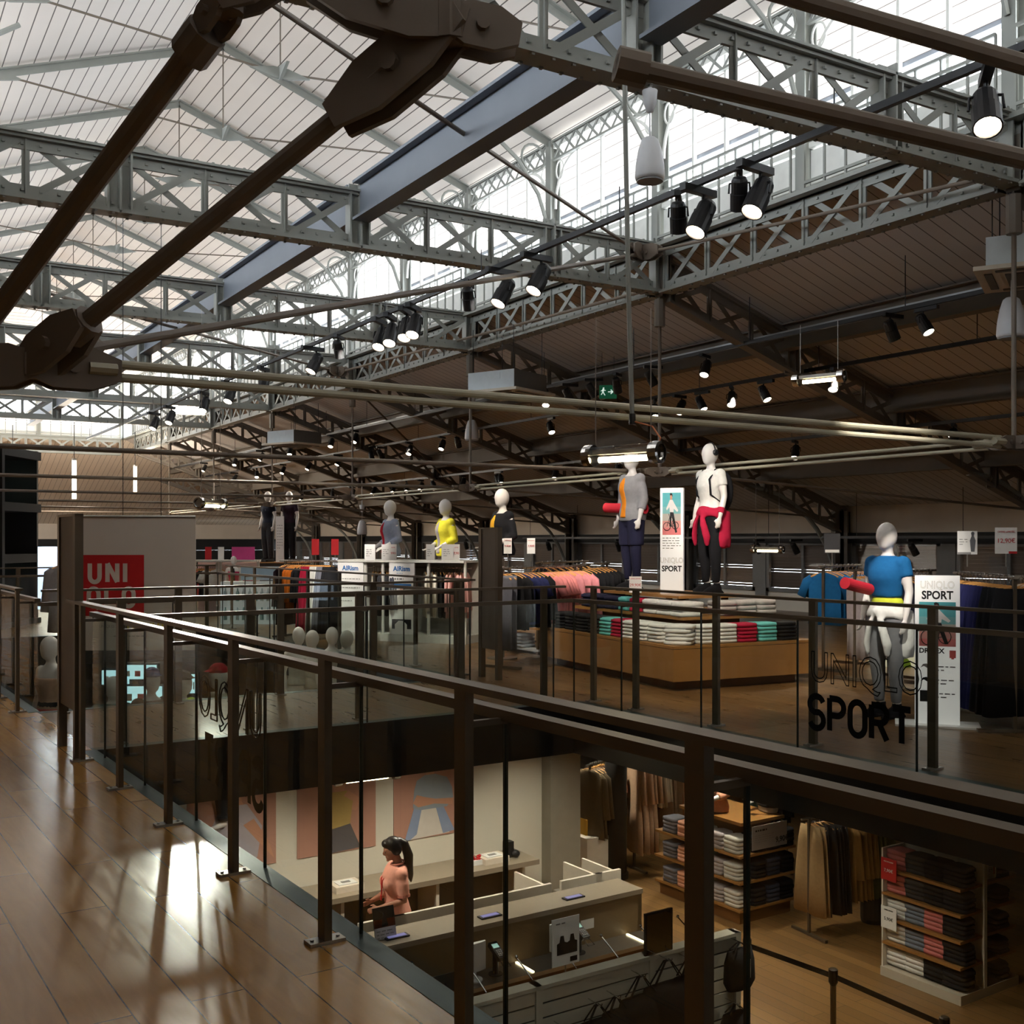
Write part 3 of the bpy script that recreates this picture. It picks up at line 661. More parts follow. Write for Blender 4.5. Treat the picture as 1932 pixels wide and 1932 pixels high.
def row(v, z, pxs, us, nm, off=()):
    k = 0; j = 0
    for u in sorted([u_at(p, v) for p in pxs]+us):
        lit = k not in off
        if lit: put_spot(sp_lit, f'small black spotlight on the {nm}, lit, {ORD[k] if k < 20 else k} from the camera end', hall(u, v, z-.02), CAMROT+random.uniform(-1.0, .7), 'spotlights of the '+nm)
        else: put_spot(sp_off, f'small black spotlight on the {nm}, unlit, {ORD[k] if k < 20 else k} from the camera end', hall(u, v, z-.02), random.uniform(1, 2.5), 'unlit spotlights of the '+nm)
        k += 1
row(10.4, 4.25, [1748, 1685, 1330, 1232, 1165, 1120, 1075, 1030], [24.5, 26, 29, 31.5, 34, 37.5], 'high aisle track', (1, 3, 4, 5, 6))
row(11.6, 3.98, [1572, 1445, 1380, 1325, 1282, 1236, 1040], [21.5, 22.3, 24, 25.6, 26.2, 28.5, 30.8, 33, 35.5, 38], 'mid aisle track', (7, 10))
row(13.5, 3.28, [1800, 1500, 1340, 1168, 945], [20.5, 23, 24.8, 26.4, 27.2, 28.1, 29, 30.4, 32, 33.6, 36.5, 40], 'lowest aisle track', (0,))
for i, (px, v_) in enumerate(((1726, 17.3), (1502, 17.3), (1432, 17.3), (1168, 17.3), (1036, 17.3), (880, 17.3))):
    put_spot(sp_off, f'unlit black spotlight in front of the louvred wall, {ORD[i]} from the camera end', hall(u_at(px, v_), v_, 1.62), 1.2+.2*i, 'unlit spotlights by the louvred wall')
track('short black track in front of the louvred wall', 17.3, 1.645, 10, 28, lambda u: sz(8.3)-.02)
# cassette units ---------------------------------------------------------
casw = mt('cassette_white', (206, 216, 222), .4); casd = mt('cassette_grey', (96, 92, 88), .6); caspan = mt('cassette_panel', (206, 196, 178), .5)
def cassette(label, c, rzv, s):
    t = root('ceiling_unit', label, 'air conditioner', (0, 0, 0), 'ceiling air units')
    MB().box((0, 0, .14), .86, .86, .28).build('housing', casd, t)
    mb = MB(); mb.box((0, -.435, .14), .86, .015, .28); mb.box((.12, -.444, .2), .12, .01, .1); mb.build('lit_side', casw, t)  # pale bluish sheet colours the lit side; grey housing gives the dark one
    mb = MB(); mb.box((0, 0, -.02), 1.06, 1.06, .04); mb.build('panel', caspan, t)
    mb = MB(); mb.box((0, 0, -.045), .56, .56, .012)
    for e in (-1, 1): mb.box((e*.42, 0, -.043), .07, .7, .01); mb.box((0, e*.42, -.043), .7, .07, .01)
    mb.build('grille', casd, t)
    for x in (-.38, .38):
        for y in (-.38, .38): MB().tube((x, y, .26), (x, y, .95), .006, 6).build('hanger', black, t)
    t.scale = (s, s, s); t.location = c; t.rotation_euler = (0, 0, rzv); return t
cassette('white and grey ceiling air unit hanging beyond the second aisle truss', P(958, 741, 17.0), CAMROT-.62, 1.0)
cassette('white and grey ceiling air unit hanging far down the aisle', P(556, 838, 25.5), CAMROT-.62, 1.0)
cassette('white ceiling air unit near the picture edge above the sport corner', P(1962, 514, 10.4), CAMROT-.5, 1.0)
# pendant loudspeakers --------------------------------------------------
spk = mt('speaker_white', (214, 216, 220), .45); spg = mt('speaker_grille', (150, 152, 156), .6)
def speaker(label, c, top, s=1.0):
    t = root('pendant_speaker', label, 'loudspeaker', c, 'pendant loudspeakers'); c = V(c)
    MB().lathe(c, [(r*s, h*s) for r, h in ((0, 0), (.125, .0), (.135, .03), (.128, .14), (.105, .27), (.075, .36), (.05, .38), (0, .385))], Z, 20).build('body', spk, t, smooth=True)
    MB().lathe(c-Z*.012, [(0, 0), (.118*s, 0), (.118*s, .014), (0, .014)], Z, 20).build('grille', spg, t)
    MB().lathe(c+Z*(.6*s), [(r*s, h*s) for r, h in ((0, 0), (.03, .01), (.06, .10), (.07, .19), (.07, .2), (0, .2))], Z, 16).build('canopy', spk, t, smooth=True)
    MB().tube(c+Z*(.38*s), c+Z*(.64*s), .006, 6).build('cable', spk, t); MB().tube(c+Z*(.79*s), V((c.x, c.y, top)), .014, 8).build('stem', spk, t)
speaker('white bell-shaped loudspeaker hanging in front of the clerestory', P(1226, 340, 7.7), 4.78, .78)
speaker('white bell-shaped loudspeaker by the picture edge under the aisle roof', P(1908, 637, 10.5), 4.6)
speaker('small pale loudspeaker hanging far along the aisle', P(890, 830, 21.), 4.6)
speaker('tiny pale loudspeaker hanging at the far aisle end', P(683, 1008, 30.), 3.2)
# tube lamps ---------------------------------------------------------------
gl_t = gl_clear; copper = mt('orange_cable', (206, 118, 70), .5)
def tube_lamp(label, c, d, L, r, top, cable=False):
    t = root('tube_lamp', label, 'lamp', c, 'glass tube lamps'); c = V(c); d = V(d).normalized()
    MB().path([c-d*L/2, c+d*L/2], r*.92, 18).build('glass_tube', gl_t, t, smooth=True)
    for e in (-1, 1):
        MB().lathe(c+d*(e*L/2), [(r*.6, -.03), (r*1.08, -.03), (r*1.12, .0), (r*1.08, .035), (r*.8, .04), (r*.75, .02), (0, .02)], d*e, 18).build('end_cap', chrome, t)
        MB().tube(c+d*(e*L*.42)+Z*r, c+d*(e*L*.42)+Z*(top-c.z), .004, 6).build('suspension', inox, t)
    MB().path([c-d*L*.36-Z*r*.45, c+d*L*.36-Z*r*.45], r*.3, 10).build('bulb', lamp_c, t)
    MB().bar(c-d*L*.42+Z*r*.3, c+d*L*.42+Z*r*.3, r*1.2, r*.5).build('reflector', inox, t)
    if cable: MB().path([c+d*L*.5+Z*.02, c+d*L*.56+Z*.09, c+d*L*.44+Z*.17, P(1195, 795, 7.3)], .006, 6).build('power_cable', copper, t)
tube_lamp('glass tube lamp with chrome ends hanging before the first table mannequin', P(1175, 857, 7.3), HU*-.85+HV*.3, .52, .068, 3.1, True)
tube_lamp('glowing glass tube lamp high over the sport corner', P(1545, 713, 12.2), HU*-.85+HV*.3, .52, .07, 4.0)
tube_lamp('small glowing tube lamp against the louvred wall', P(1448, 1036, 19), HU*-.85+HV*.3, .52, .07, 2.6)
tube_lamp('small lit tube lamp hanging above the banner corner', P(398, 950, 14.5), HU*-.5-HV*.6, .5, .07, 4.6, False)
tube_lamp('lit tube lamp at the shop wall below the bridge', P(693, 1466, 10.6), HV, .6, .05, -.5)
o = root('conduit_pole', 'long thin grey conduit pole feeding the nearest tube lamp', 'pole', P(1192, 790, 7.3))
MB().path([P(1176, -30, 7.15), P(1180, 250, 7.2), P(1186, 560, 7.25), P(1193, 795, 7.3)], .016, 8).build('pole', steel, o); MB().lathe(P(1193, 795, 7.3)-Z*.02, [(.0, 0), (.022, .0), (.022, .07), (0, .07)], Z, 8).build('coupling', black, o)
# exit sign --------------------------------------------------------------
exg = mt('exit_green', (28, 120, 84), .5, 0, .12); exw = mt('exit_white', (225, 240, 232), .5, 0, .5)
Ye = 18.5; a = P(1131, 752, Ye); b = P(1163, 727, Ye); xd = W(1, 0).normalized(); t = root('exit_sign', 'green exit sign with running figure hanging under the aisle', 'sign', P(1147, 740, Ye))
MB().box((a+b)/2, .29, .03, .225, xd).build('panel', exg, t)
q = W(0, -1)*.02; o0 = (a+b)/2+q
def dot(x, z): return o0+xd*x+Z*z
mb = MB(); mb.bar(dot(.0, 0), dot(.07, 0), .006, .016); mb.bar(dot(.08, 0), dot(.045, .035), .006, .016); mb.bar(dot(.08, 0), dot(.045, -.035), .006, .016)
mb.box(dot(-.075, .06), .025, .006, .025, xd); mb.bar(dot(-.08, .045), dot(-.085, -.0), .006, .026); mb.bar(dot(-.085, 0), dot(-.05, -.06), .006, .014); mb.bar(dot(-.085, 0), dot(-.115, -.05), .006, .014); mb.bar(dot(-.08, .035), dot(-.04, .02), .006, .012); mb.bar(dot(-.08, .035), dot(-.12, .01), .006, .012)
mb.build('pictogram', exw, t)
for e in (-.1, .1): MB().tube(dot(e, .11), dot(e, .9), .005, 6).build('hanger', black, t)
# floodlight -------------------------------------------------------------
fp = P(356, 771, 27.5); t = root('floodlight', 'very bright floodlight glaring far down the hall', 'floodlight', fp)
tgt = F(366, 1875); fd = (tgt-fp).normalized(); xa = fd.cross(Z).normalized()
MB().box(fp-fd*.12, .82, .2, .34, xa, fd, xa.cross(fd)).build('housing', inox, t)
MB().box(fp-fd*.005, .76, .03, .28, xa, fd, xa.cross(fd)).build('lens', mt('flood_lens', (255, 244, 226), .3, 0, 60), t)
MB().tube(fp-fd*.12, fp-fd*.12+Z*.5, .02, 8).build('bracket', black, t)
l = spot(fp+fd*.06, tgt, FLOOD, 7.4, 1.0, (1, .93, .80), .14); l.parent = t; l.location -= fp
# working lamps of the shop (the lit spot heads), then added fill beams -------------------------
for (u, v, z), (u2, v2), e in (((8.3, 11.6, 3.8), (10.5, 12.8), 1.0), ((10.6, 11.6, 3.8), (10.0, 10.0), 1.0), ((12.6, 11.6, 3.8), (12.5, 10.5), 1.), ((14.3, 11.6, 3.8), (15, 11), 1.2), ((10.3, 13.5, 3.1), (9, 11.5), 1.),
      ((17, 11.6, 3.8), (17.3, 9.6), 1.3), ((20.5, 11.6, 3.8), (19.5, 9), 1.2), ((24, 11.6, 3.8), (22.5, 8), 1.5), ((27, 11.6, 3.8), (25, 6), 1.8), ((31, 11.6, 3.8), (30, 4), 2.2), ((33, 5.85, 4.3), (28, 3), 2),
      ((6.3, 5.85, 4.2), (8.8, 9.2), 1.2), ((7.2, 5.85, 4.2), (9.4, 8.4), 1.2), ((11.2, 5.85, 4.2), (13.4, 9.0), 1.2), ((12, 5.85, 4.2), (10.5, 10.5), 1.3), ((17, 5.85, 4.2), (14, 3.2), 1.4), ((20, 5.85, 4.2), (17, 4), 1.4), ((40, 10.4, 4), (46, 3), 3)):
    spot(hall(u, v, z), hall(u2, v2, 0), LAMP*e, 58, .7, (1, .87, .70), .06)
for (u, v, z), q, e in (((4.9, 5.85, 4.2), (6.77, 8.05, 1.45), 1.3), ((7.6, 5.85, 4.2), (9.7, 8.7, 2.1), .75), ((8.6, 5.85, 4.2), (10.9, 8.3, 2.1), .75), ((6.3, 5.85, 4.2), (8.0, 9.0, 1.1), .5), ((3.6, 5.85, 4.2), (4.6, 8.4, 1.7), .9), ((12.6, 5.85, 4.2), (15.6, 7.0, 1.3), 1.2), ((14.2, 5.85, 4.2), (16.9, 6.6, 1.2), 1.2), ((13.4, 5.85, 4.2), (16.2, 6.9, .7), 1.2), ((16, 5.0, 4.2), (18.3, 6.0, .9), 1.3), ((15.2, 5.85, 4.2), (15.0, 8.2, .9), .8), ((26, 5.85, 4.2), (28.0, 8.0, 2.0), 1.2), ((10.5, 5.85, 4.2), (12.4, 8.2, 1.5), .8)):  # extra narrow beams added to brighten mannequins, cards and the white unit
    spot(hall(u, v, z), hall(*q), LAMP*e*1.7, 24, .8, (1, .93, .84), .06)
# far crossing hall: one real lamp, two alike added to light its roof
for i, (px, py, Y, L) in enumerate(((140, 905, 33, 1.15), (24, 900, 36, 1.0), (255, 905, 38, .9))):
    c = P(px, py, Y); o = root('vertical_tube_lamp', f'vertical glowing tube lamp far down the hall, {ORD[i]} from the banner', 'lamp', c, 'vertical tube lamps')
    MB().tube(c-Z*L/2, c+Z*L/2, .06, 12).build('tube', mt('tube_glow', (255, 240, 214), .3, 0, 7), o); MB().tube(c+Z*L/2, c+Z*(L/2+1.2), .012, 6).build('rod', black, o); MB().lathe(c+Z*L/2, [(0, 0), (.07, 0), (.07, .06), (0, .06)], Z, 12).build('cap', inox, o)
    point(c, 380, (1, .88, .72), .3)
# ================================================================= figures
def face_rz(d): d = V(d); return math.atan2(d.y, d.x)+math.pi/2
def ax_rz(d): d = V(d); return math.atan2(d.y, d.x)
TOR = [(.80, .09, .08, .0), (.86, .16, .11, .01), (.93, .172, .122, .012), (1.0, .15, .108, .004), (1.08, .122, .09, 0), (1.16, .134, .1, -.005), (1.25, .15, .118, -.016), (1.32, .155, .112, -.012), (1.38, .165, .09, .0), (1.42, .13, .07, .006), (1.455, .062, .056, .008)]
def trings(k, z0, z1, n=20, add=0.0):
    out = []
    for z, a, b, y in TOR:
        if z0-.001 <= z <= z1+.001: out.append([V(((a*k+add)*math.cos(2*math.pi*j/n), y+(b*k+add)*math.sin(2*math.pi*j/n), z)) for j in range(n)])
    return out
ARM = {'down': [(.165, .005, 1.395), (.215, .02, 1.13), (.225, -.05, .90)], 'bent': [(.165, .005, 1.395), (.215, .05, 1.12), (.17, -.20, 1.0)], 'fwd': [(.165, .005, 1.395), (.20, -.02, 1.12), (.10, -.24, 1.06)]}
LEG = [(.09, .0, .88), (.095, -.015, .49), (.085, .025, .09)]
def hand(mb, w, d, side, curl=.35, r=.0085, palm=.034):
    """palm, four unequal bent fingers and a thumb leaving the palm's side; w wrist, d pointing direction, side = thumb side"""
    w, d = V(w), V(d).normalized(); s = V(side); s = (s-d*s.dot(d)).normalized(); u = s.cross(d)
    mb.loft([[w+d*t+s*(a*math.cos(q))+u*(b*math.sin(q)) for q in [2*math.pi*j/10 for j in range(10)]] for t, a, b in ((-.02, .022, .018), (.02, palm*.9, .016), (.06, palm, .015), (.085, palm*.95, .012))])
    for k, L in enumerate((.068, .078, .072, .056)):
        b = w+d*.075+s*(palm*.75*(1-2*k/3)); c1 = d*math.cos(curl*.5)-u*math.sin(curl*.5); c2 = d*math.cos(curl*1.6)-u*math.sin(curl*1.6)
        mb.path([b-d*.02, b+c1*L*.45, b+c1*L*.45+c2*L*.5], [r*1.1, r, r*.75], 7)
    b = w+d*.025+s*palm*.8; mb.path([b-s*.01, b+(s*.7+d*.7)*.035, b+(s*.35+d*.9)*.07-u*.006], [r*1.35, r*1.1, r*.8], 7)
def limb(mb, pts, rad, n=12):
    p = [V(x) for x in pts]; q = []; rr = []
    for i in range(len(p)-1):
        for t in (0, .5): q.append(p[i].lerp(p[i+1], t)); rr.append(rad[i]+(rad[i+1]-rad[i])*t+(.006 if t == .5 and i < 2 else 0))
    q.append(p[-1]); rr.append(rad[-1]); mb.path(q, rr, n)
BODY = {}
def body_mesh(arms=('down', 'down'), bust=False, child=False):
    key = (arms, bust)
    if key in BODY: return BODY[key]
    mb = MB(); mb.loft(trings(1, .86 if bust else .80, 1.46))
    mb.path([(0, .01, 1.40), (0, .006, 1.50), (0, -.008, 1.58)], [.062, .048, .05], 14)
    mb.ell((0, -.008, 1.632), .087, .108, .126, 16, 11); mb.ell((0, -.045, 1.568), .06, .06, .066, 12, 8); mb.ell((0, -.1, 1.635), .012, .014, .03, 8, 6)
    for e, a in zip((-1, 1), arms):
        pts = [(x*e, y, z) for x, y, z in ARM[a]]; limb(mb, pts, [.052, .038, .026]); d = V(pts[2])-V(pts[1]); hand(mb, V(pts[2])+d.normalized()*.01, d, (-.3*e, -1, 0) if a == 'down' else (-e, 0, .3), .4, .0105)
        mb.ell((.155*e, .004, 1.385), .056, .056, .05, 10, 7)
        if not bust:
            limb(mb, [(x*e, y, z) for x, y, z in LEG], [.088, .056, .036])
            mb.path([(.085*e, .05, .05), (.09*e, .0, .055), (.097*e, -.08, .035), (.10*e, -.15, .025)], [.036, .042, .036, .02], 10, .8)
    BODY[key] = fuse(mb, .0135, 'mannequin_body', mann, 5); return BODY[key]
CL = {}
def cloth_mesh(kind, arms=('down', 'down')):
    key = (kind, arms)
    if key in CL: return CL[key]
    mb = MB(); vx = .016
    def sleeves(t1, ra):
        for e, a in zip((-1, 1), arms):
            p = [V((x*e, y, z)) for x, y, z in ARM[a]]; mb.ell((.157*e, .004, 1.388), .077, .073, .069)
            if t1 <= 1: mb.path([p[0]-V((.04*e, 0, -.01)), p[0].lerp(p[1], .5*t1), p[0].lerp(p[1], t1)], [ra*1.1, ra*1.08, ra], 12)
            else: mb.path([p[0]-V((.04*e, 0, -.01)), p[0].lerp(p[1], .5), p[1], p[1].lerp(p[2], t1-1)], [ra*1.1, ra*1.05, ra, ra*.85], 12)
    def legs(z1, r0, r1):
        for e in (-1, 1):
            p = [V((x*e, y, z)) for x, y, z in LEG]; q = [p[0], p[0].lerp(p[1], .5), p[1], p[1].lerp(p[2], .5), p[2]]; q = [x for x in q if x.z >= z1-.01]
            if q[-1].z > z1+.02: q.append(V((q[-1].x, q[-1].y, z1)))
            n = len(q)-1; mb.path(q, [r0+(r1-r0)*i/n for i in range(n+1)], 12)
    if kind == 'tee': mb.loft(trings(1.0, .93, 1.46, add=.018)); sleeves(.55, .062)
    elif kind == 'crop': mb.loft(trings(1.0, 1.08, 1.46, add=.02)); sleeves(.5, .064)
    elif kind == 'tank': mb.loft(trings(1.0, .93, 1.36, add=.014))
    elif kind == 'bra': mb.loft(trings(1.0, 1.16, 1.33, add=.013))
    elif kind == 'jacket': mb.loft(trings(1.0, .86, 1.43, add=.034)); sleeves(1.55, .062)
    elif kind == 'legging': mb.loft(trings(1.0, .80, 1.01, add=.012)); legs(.13, .098, .046)
    elif kind == 'shorts': mb.loft(trings(1.0, .80, 1.0, add=.018)); legs(.56, .112, .1)
    elif kind == 'trousers': mb.loft(trings(1.0, .80, 1.0, add=.018)); legs(.10, .108, .07)
    elif kind == 'shoes':
        for e in (-1, 1):
            mb.path([(.085*e, .07, .05), (.088*e, .02, .07), (.095*e, -.07, .055), (.10*e, -.17, .036)], [.04, .052, .05, .026], 12, .85); mb.path([(.086*e, .02, .05), (.086*e, .025, .13)], [.05, .046], 10)
            mb.prism([V((.085*e+x*.046, y, 0)) for x, y in ((-1, .1), (1, .1), (1.25, -.08), (.9, -.17), (.2, -.2), (-.5, -.18), (-1, -.08))], Z*.03)
    elif kind == 'tied':
        mb.loft([[V((a*math.cos(t), .01+b*math.sin(t), z+.014*math.sin(3*t))) for t in [2*math.pi*j/24 for j in range(24)]] for z, a, b in ((.90, .198, .148), (.95, .205, .155), (1.0, .18, .135), (1.03, .16, .118))])
        mb.ell((0, -.155, .955), .05, .04, .04)
        for e in (-1, 1):
            mb.path([(.02*e, -.15, .95), (.07*e, -.17, .82), (.11*e, -.15, .66), (.10*e, -.14, .56)], [.03, .045, .05, .03], 10, .55)
            mb.loft([[V((.02*e+(w*.7*math.cos(t)+.13)*e, .07+.10*math.sin(t)*(1+.1*math.cos(4*t)), z+.02*math.sin(4*t))) for t in [2*math.pi*j/20 for j in range(20)]] for z, w in ((.95, .06), (.8, .08), (.64, .09), (.54, .04))])
    elif kind == 'front': mb.loft([[V((.058*k*math.cos(t), -.01+y+.02*math.sin(t), z)) for t in [2*math.pi*j/12 for j in range(12)]] for z, k, y in ((.90, 1, -.128), (1.0, 1, -.112), (1.08, 1, -.098), (1.16, 1, -.114), (1.25, 1.05, -.146), (1.33, 1, -.132), (1.41, .7, -.075))])
    elif kind == 'band': mb.loft(trings(1.0, 1.0, 1.09, add=.015))
    elif kind == 'cap':
        mb.ell((0, -.005, 1.70), .086, .104, .085, 16, 9); mb.loft([[V((.07*math.cos(t), -.10+d+.06*math.sin(t)*(1), 1.70+dz)) for t in [2*math.pi*j/14 for j in range(14)]] for d, dz in ((-.01, -.006), (-.01, .008))])
    CL[key] = fuse(mb, vx, kind, white_paint, 4); return CL[key]
def cloth(name, rgb): return mt('cloth_'+name, rgb, .85, 0, var=.16, scale=26, bump=.15, spec=.25)
def wear(t, part, kind, m, arms=('down', 'down')):
    me = cloth_mesh(kind, arms).copy(); me.materials.clear(); me.materials.append(m); o = link_mesh(part, me, t); return o
FIG = 'mannequins'
def mannequin(label, loc, facing, wears, arms=('down', 'down'), bust=False, scale=1.0, name='mannequin'):
    t = root(name, label, 'mannequin', (0, 0, 0), FIG); link_mesh('body', body_mesh(arms, bust), t)
    for part, kind, m in wears: wear(t, part, kind, m, arms)
    if bust: MB().lathe((0, 0, .80), [(.13, 0), (.13, .015), (.02, .02), (.02, .1)], Z, 16).build('stand', inox, t)
    t.location = V(loc)-(Z*(.80*scale) if bust else Z*0); t.rotation_euler = (0, 0, face_rz(facing)); t.scale = (scale,)*3; return t
TT = 0.0
# ================================================================= garments
GM = {}
HMESH = {}
def hanger_mesh(w):
    if w not in HMESH:
        mb = MB(); mb.path([(-w, 0, -.15), (-w*.5, 0, -.105), (0, 0, -.085), (w*.5, 0, -.105), (w, 0, -.15)], .012, 6, .7, up=(0, 1, 0))
        m1 = mb; m1.cur = 1; m1.path([(0, 0, -.085), (0, 0, -.045), (.018, 0, -.015), (.01, 0, .012), (-.012, 0, .008)], .0035, 5)
        HMESH[w] = m1.mesh('hanger', [wood_h, chrome])
    return HMESH[w]
def garment_mesh(kind, m, seed=0):
    key = (kind, m.name, seed)
    if key in GM: return GM[key]
    rnd = random.Random(hash(kind) % 97+seed); ph = rnd.random()*6; mb = MB(); n = 28
    prof = {'tee': ((-.085, .05, 1), (-.12, .14, 1), (-.165, .215, 1.2), (-.25, .21, 1.4), (-.5, .205, 1.7), (-.72, .215, 1.9)),
            'top': ((-.10, .09, .8), (-.2, .15, 1), (-.3, .17, 1.3), (-.6, .19, 1.8)),
            'dress': ((-.085, .06, 1), (-.13, .15, 1), (-.2, .2, 1.3), (-.45, .19, 1.6), (-.8, .25, 2.2), (-1.08, .30, 2.6)),
            'coat': ((-.085, .06, 1.2), (-.12, .16, 1.4), (-.17, .235, 1.6), (-.4, .23, 2), (-.75, .23, 2.2), (-1.05, .25, 2.4)),
            'trench': ((-.085, .06, 1.2), (-.12, .16, 1.4), (-.17, .225, 1.6), (-.4, .22, 2), (-.7, .2, 2.0), (-1.0, .23, 2.4), (-1.42, .24, 2.4)),
            'pants': ((-.10, .15, .7), (-.14, .155, 1.), (-.3, .16, 1.4), (-.65, .15, 1.6), (-1.02, .15, 1.7)),
            'long': ((-.10, .16, 1.), (-.3, .2, 1.6), (-.7, .24, 2.0), (-1.16, .27, 2.4)),
            'shirt': ((-.085, .05, 1), (-.12, .14, 1.1), (-.165, .22, 1.4), (-.4, .21, 1.7), (-.78, .22, 2.0))}[kind]
    rings = []
    for z, w, k in prof:
        r = []
        for j in range(n):
            t = 2*math.pi*j/n; fold = 1+.38*math.sin(5*t+ph)*min(1, max(0, (-z-.15)*2.2))
            r.append(V((w*math.cos(t), .017*k*math.sin(t)*fold+.006*math.sin(9*w*math.cos(t)*4+ph), z+.008*math.sin(4*t+ph)*(k > 1.5))))
        rings.append(r)
    mb.loft(rings)
    if kind in ('tee', 'shirt', 'coat', 'trench'):
        L = {'tee': .2, 'shirt': .5, 'coat': .58, 'trench': .5}[kind]
        for e in (-1, 1): mb.path([(.17*e, 0, -.15), (.235*e, .0, -.2), (.235*e+.05*e*(L > .3)+(L < .3)*.075*e, .01, -.18-L)], [.045, .06, .062], 10, .42, up=(0, 1, 0))
    GM[key] = mb.mesh('garment', m, smooth=True); return GM[key]
def hung(kind, m, label, p, rzv, grp):
    nm = {'tee': 'hung_tshirt', 'top': 'hung_camisole', 'dress': 'hung_dress', 'coat': 'hung_coat', 'trench': 'hung_trench_coat', 'pants': 'hung_trousers', 'long': 'hung_skirt', 'shirt': 'hung_shirt'}[kind]
    o = link_mesh(nm, garment_mesh(kind, m, random.randint(0, 2)), None, p, rzv); tag(o, label, {'tee': 't-shirt', 'top': 'top', 'dress': 'dress', 'coat': 'coat', 'trench': 'coat', 'pants': 'trousers', 'long': 'skirt', 'shirt': 'shirt'}[kind], grp)
    link_mesh('hanger', hanger_mesh(.2 if kind not in ('pants', 'long') else .15), o)
    return o
WORD = {'tee': 't-shirt', 'top': 'top', 'dress': 'dress', 'coat': 'coat', 'trench': 'trench coat', 'pants': 'pair of trousers', 'long': 'long skirt', 'shirt': 'shirt'}
def rack(label, where, A, B, zr, items, floor=0.0, legs=True, rev=False):
    """a floor rail from A to B with garments hung along it; items: (kind, colour word, rgb, count)"""
    A = V(A); B = V(B); A.z = B.z = 0; d = (B-A).normalized(); n = d.cross(Z); L = (B-A).length
    t = root('garment_rack', label, 'clothes rack', (A+B)/2+Z*floor, 'garment racks')
    MB().tube(A+Z*zr, B+Z*zr, .014, 8).build('rail', inox, t)
    if legs:
        for q in (A+d*.12, B-d*.12):
            MB().bar(q+Z*floor, q+Z*zr, .03, .03, d).build('leg', bronze, t)
            MB().bar(q-n*.3+Z*(floor+.02), q+n*.3+Z*(floor+.02), .04, .03).build('foot', bronze, t)
    tot = sum(i[3] for i in items); k = 0
    for kind, cw, rgb, cnt in items:
        m = cloth(cw, rgb)
        for j in range(cnt):
            p = A+d*(.1+(L-.2)*(k+.5)/tot)+Z*(zr+.012)
            hung(kind, m, f'{cw} {WORD[kind]}, {ORD[k] if k < 20 else k} along the {where}', p, ax_rz(n)+random.uniform(-.16, .16), 'garments on the '+where); k += 1
    return t
FM = {}
def fold_mesh(m, w=.25, d=.3, h=.045):
    key = (m.name, w, d, h)
    if key not in FM:
        mb = MB(); n = 9; rings = []
        for i in range(n):
            x = -w/2+w*i/(n-1); e = (1 if 0 < i < n-1 else .72); bulge = .10*math.sin(i*2.1)
            rings.append([V((x, -d/2*e*(1+.02*bulge), h*.5)), V((x, -d/2*e*.97, h*.88)), V((x, -d*.3, h*(1.0+bulge*.3))), V((x, 0, h*(1.03-bulge*.3))), V((x, d*.3, h)), V((x, d/2*e*.98, h*.8)), V((x, d/2*e, h*.4)), V((x, d/2*e*.97, .004)), V((x, 0, 0)), V((x, -d/2*e*.96, .004))])
        mb.loft(rings); FM[key] = mb.mesh('folded', m, smooth=True)
    return FM[key]
def stack(where, p, rzv, n, cw, rgb, w=.25, d=.3, h=.045, noun='t-shirt', nm='folded_tshirt'):
    me = fold_mesh(cloth(cw, rgb), w, d, h); R = Matrix.Rotation(rzv, 3, 'Z')
    for i in range(n):
        o = link_mesh(nm, me, None, V(p)+Z*(i*h*.985)+R @ V((random.uniform(-.006, .006), random.uniform(-.008, .008), 0)), rzv+random.uniform(-.05, .05))
        tag(o, f'folded {cw} {noun}, {"topmost" if i == n-1 else ORD[i]+" from below"} {where}', noun, 'folded clothes '+where)
# ================================================================= prints, cards and light boxes
def flat(pts, org, xd, yd, m, parent, s=1.0, lift=.002, name='print'):
    org, xd, yd = V(org), V(xd).normalized(), V(yd).normalized(); nd = xd.cross(yd)
    mb = MB(); mb.prism([org+xd*(x*s)+yd*(y*s)+nd*lift for x, y in pts], nd*.0012); return mb.build(name, m, parent)
def rectp(x0, y0, x1, y1): return [(x0, y0), (x1, y0), (x1, y1), (x0, y1)]
def lines(org, xd, yd, w, n, pitch, m, parent, hgt=.008):
    mb = MB(); org, xd, yd = V(org), V(xd).normalized(), V(yd).normalized(); nd = xd.cross(yd)
    for i in range(n):
        x = 0; ww = w*(1 if i < n-1 else .6)
        while x < ww-.01:
            l = min(random.uniform(.02, .055), ww-x); c = org+xd*(x+l/2)-yd*(pitch*i)+nd*.002; mb.box(c, l, .001, hgt, xd, nd, yd); x += l+.014
    return mb.build('print_lines', m, parent)
